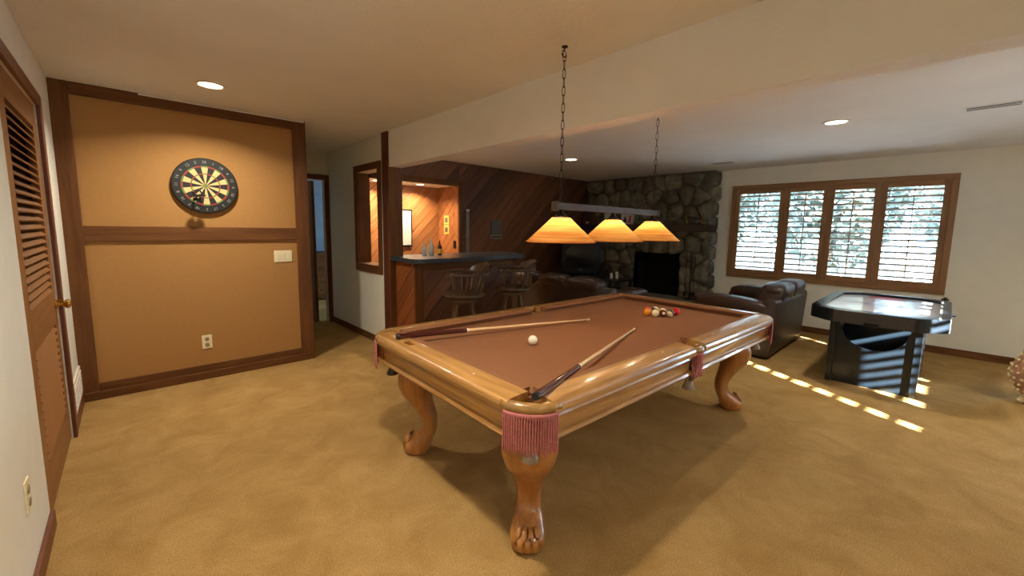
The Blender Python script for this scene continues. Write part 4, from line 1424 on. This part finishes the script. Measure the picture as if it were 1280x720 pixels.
for s in (-1, 1):
    bm = bmesh.new()
    tube(bm, [(s * (0.52 + 0.11 * math.cos(PI * i / 14 * 1) * -s * s), 0.0 + 0.16 * math.sin(PI * i / 14 * 2 - PI), az - 0.026) for i in range(15)], 0.006, 6, False, rz=0.0006)
    obj('goal_crease', bm, M['blue'], pfld)
    obj('goal_slot', B(s * (ax - 0.078) - 0.004, s * (ax - 0.078) + 0.004, -0.13, 0.13, az - 0.024, az - 0.002), M['black'], AH)
    obj('corner_bracket', lathe(bmesh.new(), [(0.03, 0), (0.03, 0.012), (0.014, 0.02), (0.012, 0.03)], 12, (-ax + 0.13 if s > 0 else ax - 0.05, (ay - 0.05) * s, az)), M['black'], AH, True, 40)
obj('rail_highlight', B(-ax + 0.08, ax - 0.08, -ay + 0.058, -ay + 0.072, az, az + 0.003), M['steel'], AH)
def scoop(x):
    """end panel with a U-shaped cut-out, in the plane x"""
    hy = 0.315
    pts = [(-hy, 0.0), (hy, 0.0), (hy, zs)]
    for i in range(15):
        t = PI * i / 14
        pts.append((0.245 * math.cos(t), zs - 0.27 * math.sin(t) ** 0.8 if i not in (0, 14) else zs))
    pts.append((-hy, zs))
    return prism(bmesh.new(), [(x, y, z) for y, z in pts], (0.022, 0, 0))
PX = 0.53
obj('end_panel', scoop(-PX), M['hockey'], AH)
obj('end_panel', scoop(PX - 0.022), M['hockey'], AH)
for s in (-1, 1):
    obj('side_panel', B(-PX + 0.022, PX - 0.022, s * 0.30 - 0.011, s * 0.30 + 0.011, 0.02, 0.46), M['hockey'], AH)
    for q in (-1, 1):
        obj('leg_post', B(q * PX - 0.03 if q < 0 else q * PX, q * PX if q < 0 else q * PX + 0.03, s * 0.315 - 0.045 if s > 0 else -0.315, 0.315 if s > 0 else -0.27, 0, zs, 0.003), M['hockey'], AH)
obj('cross_panel', B(-0.01, 0.01, -0.28, 0.28, 0.02, zs - 0.055), M['hockey'], AH)
obj('blower', lathe(bmesh.new(), [(0.07, -0.03), (0.07, 0.0)], 16, (-0.35, 0.0, zs)), M['black'], AH)
obj('puck_tray', B(-ax - 0.02, -ax - 0.003, -0.05, 0.05, zs - 0.0, zs + 0.03, 0.004), M['black'], AH)
obj('return_knob', rod(bmesh.new(), (0.1, -ay, az - 0.06), (0.1, -ay - 0.03, az - 0.06), 0.014), M['black'], AH)
# ------------------------------------------------------------------ television corner
TV = thing('television', 'black tube television in the corner beside the stone fireplace', 'television', (5.92, 4.51, 0.60), math.radians(-46))
obj('cabinet', B(-0.35, 0.35, 0.0, 0.16, 0, 0.58, 0.02), M['black'], TV, True, 40)
bm = bmesh.new()
rings(bm, [[(a * 0.33, 0.16, 0.29 + b * 0.27) for a, b in ((-1, -1), (1, -1), (1, 1), (-1, 1))], [(a * 0.2, 0.44, 0.27 + b * 0.18) for a, b in ((-1, -1), (1, -1), (1, 1), (-1, 1))]])
obj('rear_shell', bm, M['black'], TV)
bm = bmesh.new()
gx, gz = 12, 9
vv = [[bm.verts.new((-0.275 + 0.55 * i / gx, -0.012 + 0.012 * (((i / gx - 0.5) * 2) ** 2 + ((j / gz - 0.5) * 2) ** 2) / 1.2, 0.13 + 0.40 * j / gz)) for i in range(gx + 1)] for j in range(gz + 1)]
for j in range(gz):
    for i in range(gx):
        bm.faces.new((vv[j][i], vv[j][i + 1], vv[j + 1][i + 1], vv[j + 1][i]))
obj('screen', bm, M['screen'], TV, True)
obj('control_strip', B(-0.28, 0.28, -0.006, 0.002, 0.035, 0.10, 0.004), M['black'], TV)
obj('badge', B(-0.02, 0.02, -0.009, -0.005, 0.085, 0.097), M['steel'], TV)
TS = thing('tv_stand', 'low black stand carrying the tube television', 'stand', (5.92, 4.51, 0), math.radians(-46))
obj('top', B(-0.42, 0.42, -0.05, 0.46, 0.56, 0.60, 0.005), M['black'], TS)
for s in (-1, 1):
    obj('side', B(s * 0.40 - 0.015, s * 0.40 + 0.015, -0.03, 0.44, 0.0, 0.56), M['black'], TS)
obj('shelf', B(-0.385, 0.385, -0.03, 0.44, 0.28, 0.30), M['black'], TS)
obj('base', B(-0.385, 0.385, -0.03, 0.44, 0.0, 0.04), M['black'], TS)

# mantel ornaments
def stand_card(label, y, w, h, x=XS - 0.12, art=True):
    t = thing('greeting_card', label, 'card', (x, y, MT))
    bm = bmesh.new()
    box(bm, -0.002, 0.002, -w / 2, w / 2, 0, h)
    obj('front', bm, M['paper'], t)
    bk = obj('back', B(0, 0.003, -w / 2, w / 2, 0, h * 0.98), M['paper'], t)
    bk.location = (0.006, 0, 0)
    bk.rotation_euler = (0, 0.2, 0)
    if art:
        bm = bmesh.new()
        prism(bm, [(-0.003, 0.08, 0.04), (-0.003, 0.0, 0.04), (-0.003, 0.04, 0.16)], (0.0008, 0, 0))
        obj('tree_print', bm, M['iron'], t)
        bm = bmesh.new()
        prism(bm, [(-0.003, -0.02, 0.03), (-0.003, -0.07, 0.03), (-0.003, -0.085, 0.15), (-0.003, -0.02, 0.15), (-0.003, -0.02, 0.135), (-0.003, -0.055, 0.135)], (0.0008, 0, 0))
        obj('figure_print', bm, M['red'], t)
    return t
stand_card('white greeting card with a dark tree, right of the middle lamp shade', 4.10, 0.25, 0.20)
stand_card('plain white greeting card behind the middle lamp shade', 4.48, 0.22, 0.24, art=False)
t = thing('speaker_box', 'small brown speaker box at the left end of the mantel', 'speaker', (XS - 0.11, 4.94, MT))
obj('body', B(-0.07, 0.10, -0.11, 0.11, 0, 0.26, 0.004), M['beam_z'], t)
obj('grille', B(-0.076, -0.07, -0.10, 0.10, 0.05, 0.25, 0.002), M['leather_d'], t)
obj('badge', B(-0.078, -0.076, -0.03, 0.03, 0.02, 0.042), M['white'], t)
t = thing('model_cannon', 'small dark metal model with brass posts at the right of the mantel', 'ornament', (XS - 0.14, 2.86, MT))
obj('base', B(-0.03, 0.03, -0.14, 0.14, 0.0, 0.012, 0.002), M['iron'], t)
for y, h in ((-0.11, 0.14), (0.12, 0.15)):
    obj('post', rod(bmesh.new(), (0, y, 0.012), (0, y + (0.02 if y > 0 else -0.02), h), 0.006, 0.005, 8), M['brass'], t)
obj('barrel', turned(bmesh.new(), (0, -0.13, 0.085), (0, 0.13, 0.115), [(0, 0.008), (0.1, 0.014), (0.5, 0.018), (0.9, 0.022), (1, 0.012)], 10), M['barmetal'], t, True)

# fireplace tools
t = thing('fireplace_tools', 'iron fireplace tool set standing at the right of the firebox', 'fireplace tools', (XS - 0.16, 2.86, 0.29))
obj('stand_base', lathe(bmesh.new(), [(0.10, 0), (0.10, 0.015), (0.03, 0.025), (0.012, 0.04)], 18), M['iron'], t, True, 40)
obj('stand_post', rod(bmesh.new(), (0, 0, 0.03), (0, 0, 0.72), 0.008), M['iron'], t)
obj('crossbar', rod(bmesh.new(), (0, -0.08, 0.62), (0, 0.08, 0.62), 0.006), M['iron'], t)
for y in (-0.07, -0.025, 0.07):
    tool = obj('tool_rod', rod(bmesh.new(), (-0.02, y, 0.10), (-0.02, y, 0.66), 0.005), M['barmetal'], t)
    obj('tool_handle', turned(bmesh.new(), (-0.02, y, 0.62), (-0.02, y, 0.72), [(0, 0.006), (0.5, 0.011), (1, 0.006)], 8), M['barmetal'], tool, True)
    obj('tool_head', B(-0.03, -0.01, y - 0.025, y + 0.025, 0.05, 0.13, 0.004), M['iron'], tool)

# side table with candles behind the long sofa
t = thing('end_table', 'small dark end table beyond the long sofa', 'table', (5.62, 3.62, 0))
obj('top', B(-0.22, 0.22, -0.22, 0.22, 0.61, 0.64, 0.004), M['black'], t)
for a in (-1, 1):
    for b in (-1, 1):
        obj('leg', B(a * 0.19 - 0.02, a * 0.19 + 0.02, b * 0.19 - 0.02, b * 0.19 + 0.02, 0, 0.61), M['black'], t)
for (x, y, h, lb) in ((5.58, 3.64, 0.085, 'short white candle at the left on the end table'), (5.63, 3.57, 0.11, 'taller white candle at the right on the end table')):
    c = thing('candle', lb, 'candle', (x, y, 0.64), 0, 'candles on the end table')
    obj('wax', lathe(bmesh.new(), [(0.022, 0), (0.023, 0.004), (0.023, h - 0.004), (0.018, h), (0.004, h - 0.004)], 14), M['paper'], c, True, 40)
    obj('wick', rod(bmesh.new(), (0, 0, h - 0.004), (0, 0, h + 0.012), 0.0015, n=5), M['black'], c)

# beaded urn at the right edge of the view
urn = thing('beaded_urn', 'gilt beaded urn standing at the right edge of the carpet', 'urn', (5.48, -0.62, 0))
prof = [(0.09, 0.0), (0.10, 0.02), (0.085, 0.05), (0.13, 0.12), (0.17, 0.22), (0.165, 0.32), (0.12, 0.42), (0.10, 0.46), (0.11, 0.48)]
obj('body', lathe(bmesh.new(), prof, 24), M['urn'], urn, True, 60)
bm = bmesh.new()
bmesh.ops.create_icosphere(bm, subdivisions=2, radius=0.012)
src = None
pk_ = catmull([(z, r) for r, z in prof], 2)
for j in range(2, len(pk_) - 1):
    z, r = pk_[j]
    for i in range(18):
        a = 2 * PI * (i + 0.5 * (j % 2)) / 18
        loc = (r * math.cos(a), r * math.sin(a), z)
        if src is None:
            src = obj('bead', bm, M['gold'], urn, True)
            src.location = loc
        else:
            inst('bead', src, urn, loc)

# ------------------------------------------------------------------ outside the window
struct(obj('ground', B(7.3, 30, -14, 20, -0.6, -0.5), M['bounce_ground']))
struct(obj('ground', B(-14, 7.3, -14, YK - 0.2, -0.6, -0.5), M['bounce_ground']))
fe = thing('garden_fence', 'pale board fence outside beyond the shuttered window', 'fence', (13.5, 0, -0.5))
bm0 = B(0, 0.03, -0.11, 0.11, 0.0, 1.5)
src = None
for k in range(48):
    loc = (0, -5 + k * 0.26, 0)
    if src is None:
        src = obj('board', bm0, M['fence'], fe)
        src.location = loc
    else:
        inst('board', src, fe, loc)
obj('rail', B(0.03, 0.08, -5.2, 7.5, 0.3, 0.4), M['fence'], fe)
obj('rail', B(0.03, 0.08, -5.2, 7.5, 1.1, 1.2), M['fence'], fe)
def tree(x, y, h, r, n, seed, label):
    t = thing('garden_tree', label, 'tree', (x, y, -0.5), 0, 'trees outside the window')
    rr = random.Random(seed)
    tr = bmesh.new()
    tube(tr, [(0, 0, 0), (0.05, 0.03, h * 0.3), (-0.04, 0.06, h * 0.55), (0.02, 0, h * 0.85)], [0.14, 0.11, 0.08, 0.03], 10)
    for k in range(6):
        a = rr.uniform(0, 2 * PI)
        z = h * rr.uniform(0.35, 0.7)
        tube(tr, [(0, 0, z), (r * 0.4 * math.cos(a), r * 0.4 * math.sin(a), z + 0.3), (r * 0.8 * math.cos(a), r * 0.8 * math.sin(a), z + 0.7)], [0.05, 0.03, 0.012], 6)
    obj('trunk', tr, M['bark'], t, True)
    vs_, fs_ = [], []
    for k in range(n):
        while True:
            p = Vector((rr.uniform(-1, 1), rr.uniform(-1, 1), rr.uniform(-1, 1)))
            if 0.25 < p.length < 1 and math.sin(p.x * 7 + seed) * math.sin(p.y * 6) * math.sin(p.z * 7) < 0.25:
                break
        c = Vector((p.x * r, p.y * r, h * 0.62 + p.z * h * 0.42))
        u = Vector((rr.gauss(0, 1), rr.gauss(0, 1), rr.gauss(0, 1))).normalized()
        w = u.orthogonal().normalized()
        s = rr.uniform(0.08, 0.17)
        i = len(vs_)
        vs_ += [c - u * s, c + w * s * 0.5, c + u * s, c - w * s * 0.5]
        fs_.append((i, i + 1, i + 2, i + 3))
    me = bpy.data.meshes.new('foliage')
    me.from_pydata([tuple(v) for v in vs_], [], fs_)
    me.materials.append(M['leaf'])
    fo = link(bpy.data.objects.new('foliage', me), t)
    fo['kind'] = 'stuff'
tree(11.5, 4.6, 4.8, 1.25, 3200, 1, 'leafy garden tree seen through the left shutter panels')
tree(11.8, 1.9, 5.0, 1.3, 3200, 2, 'leafy garden tree seen through the middle shutter panels')
tree(11.5, -0.8, 4.4, 1.25, 3000, 3, 'leafy garden tree seen through the right shutter panel')
tree(15.5, 7.6, 5.8, 1.9, 3200, 4, 'tall garden tree behind the pale fence, on the left')
tree(15.6, 3.4, 6.2, 1.9, 3200, 5, 'tall garden tree behind the pale fence, in the middle')
tree(15.5, -0.7, 6.0, 1.9, 3200, 6, 'tall garden tree behind the pale fence, on the right')
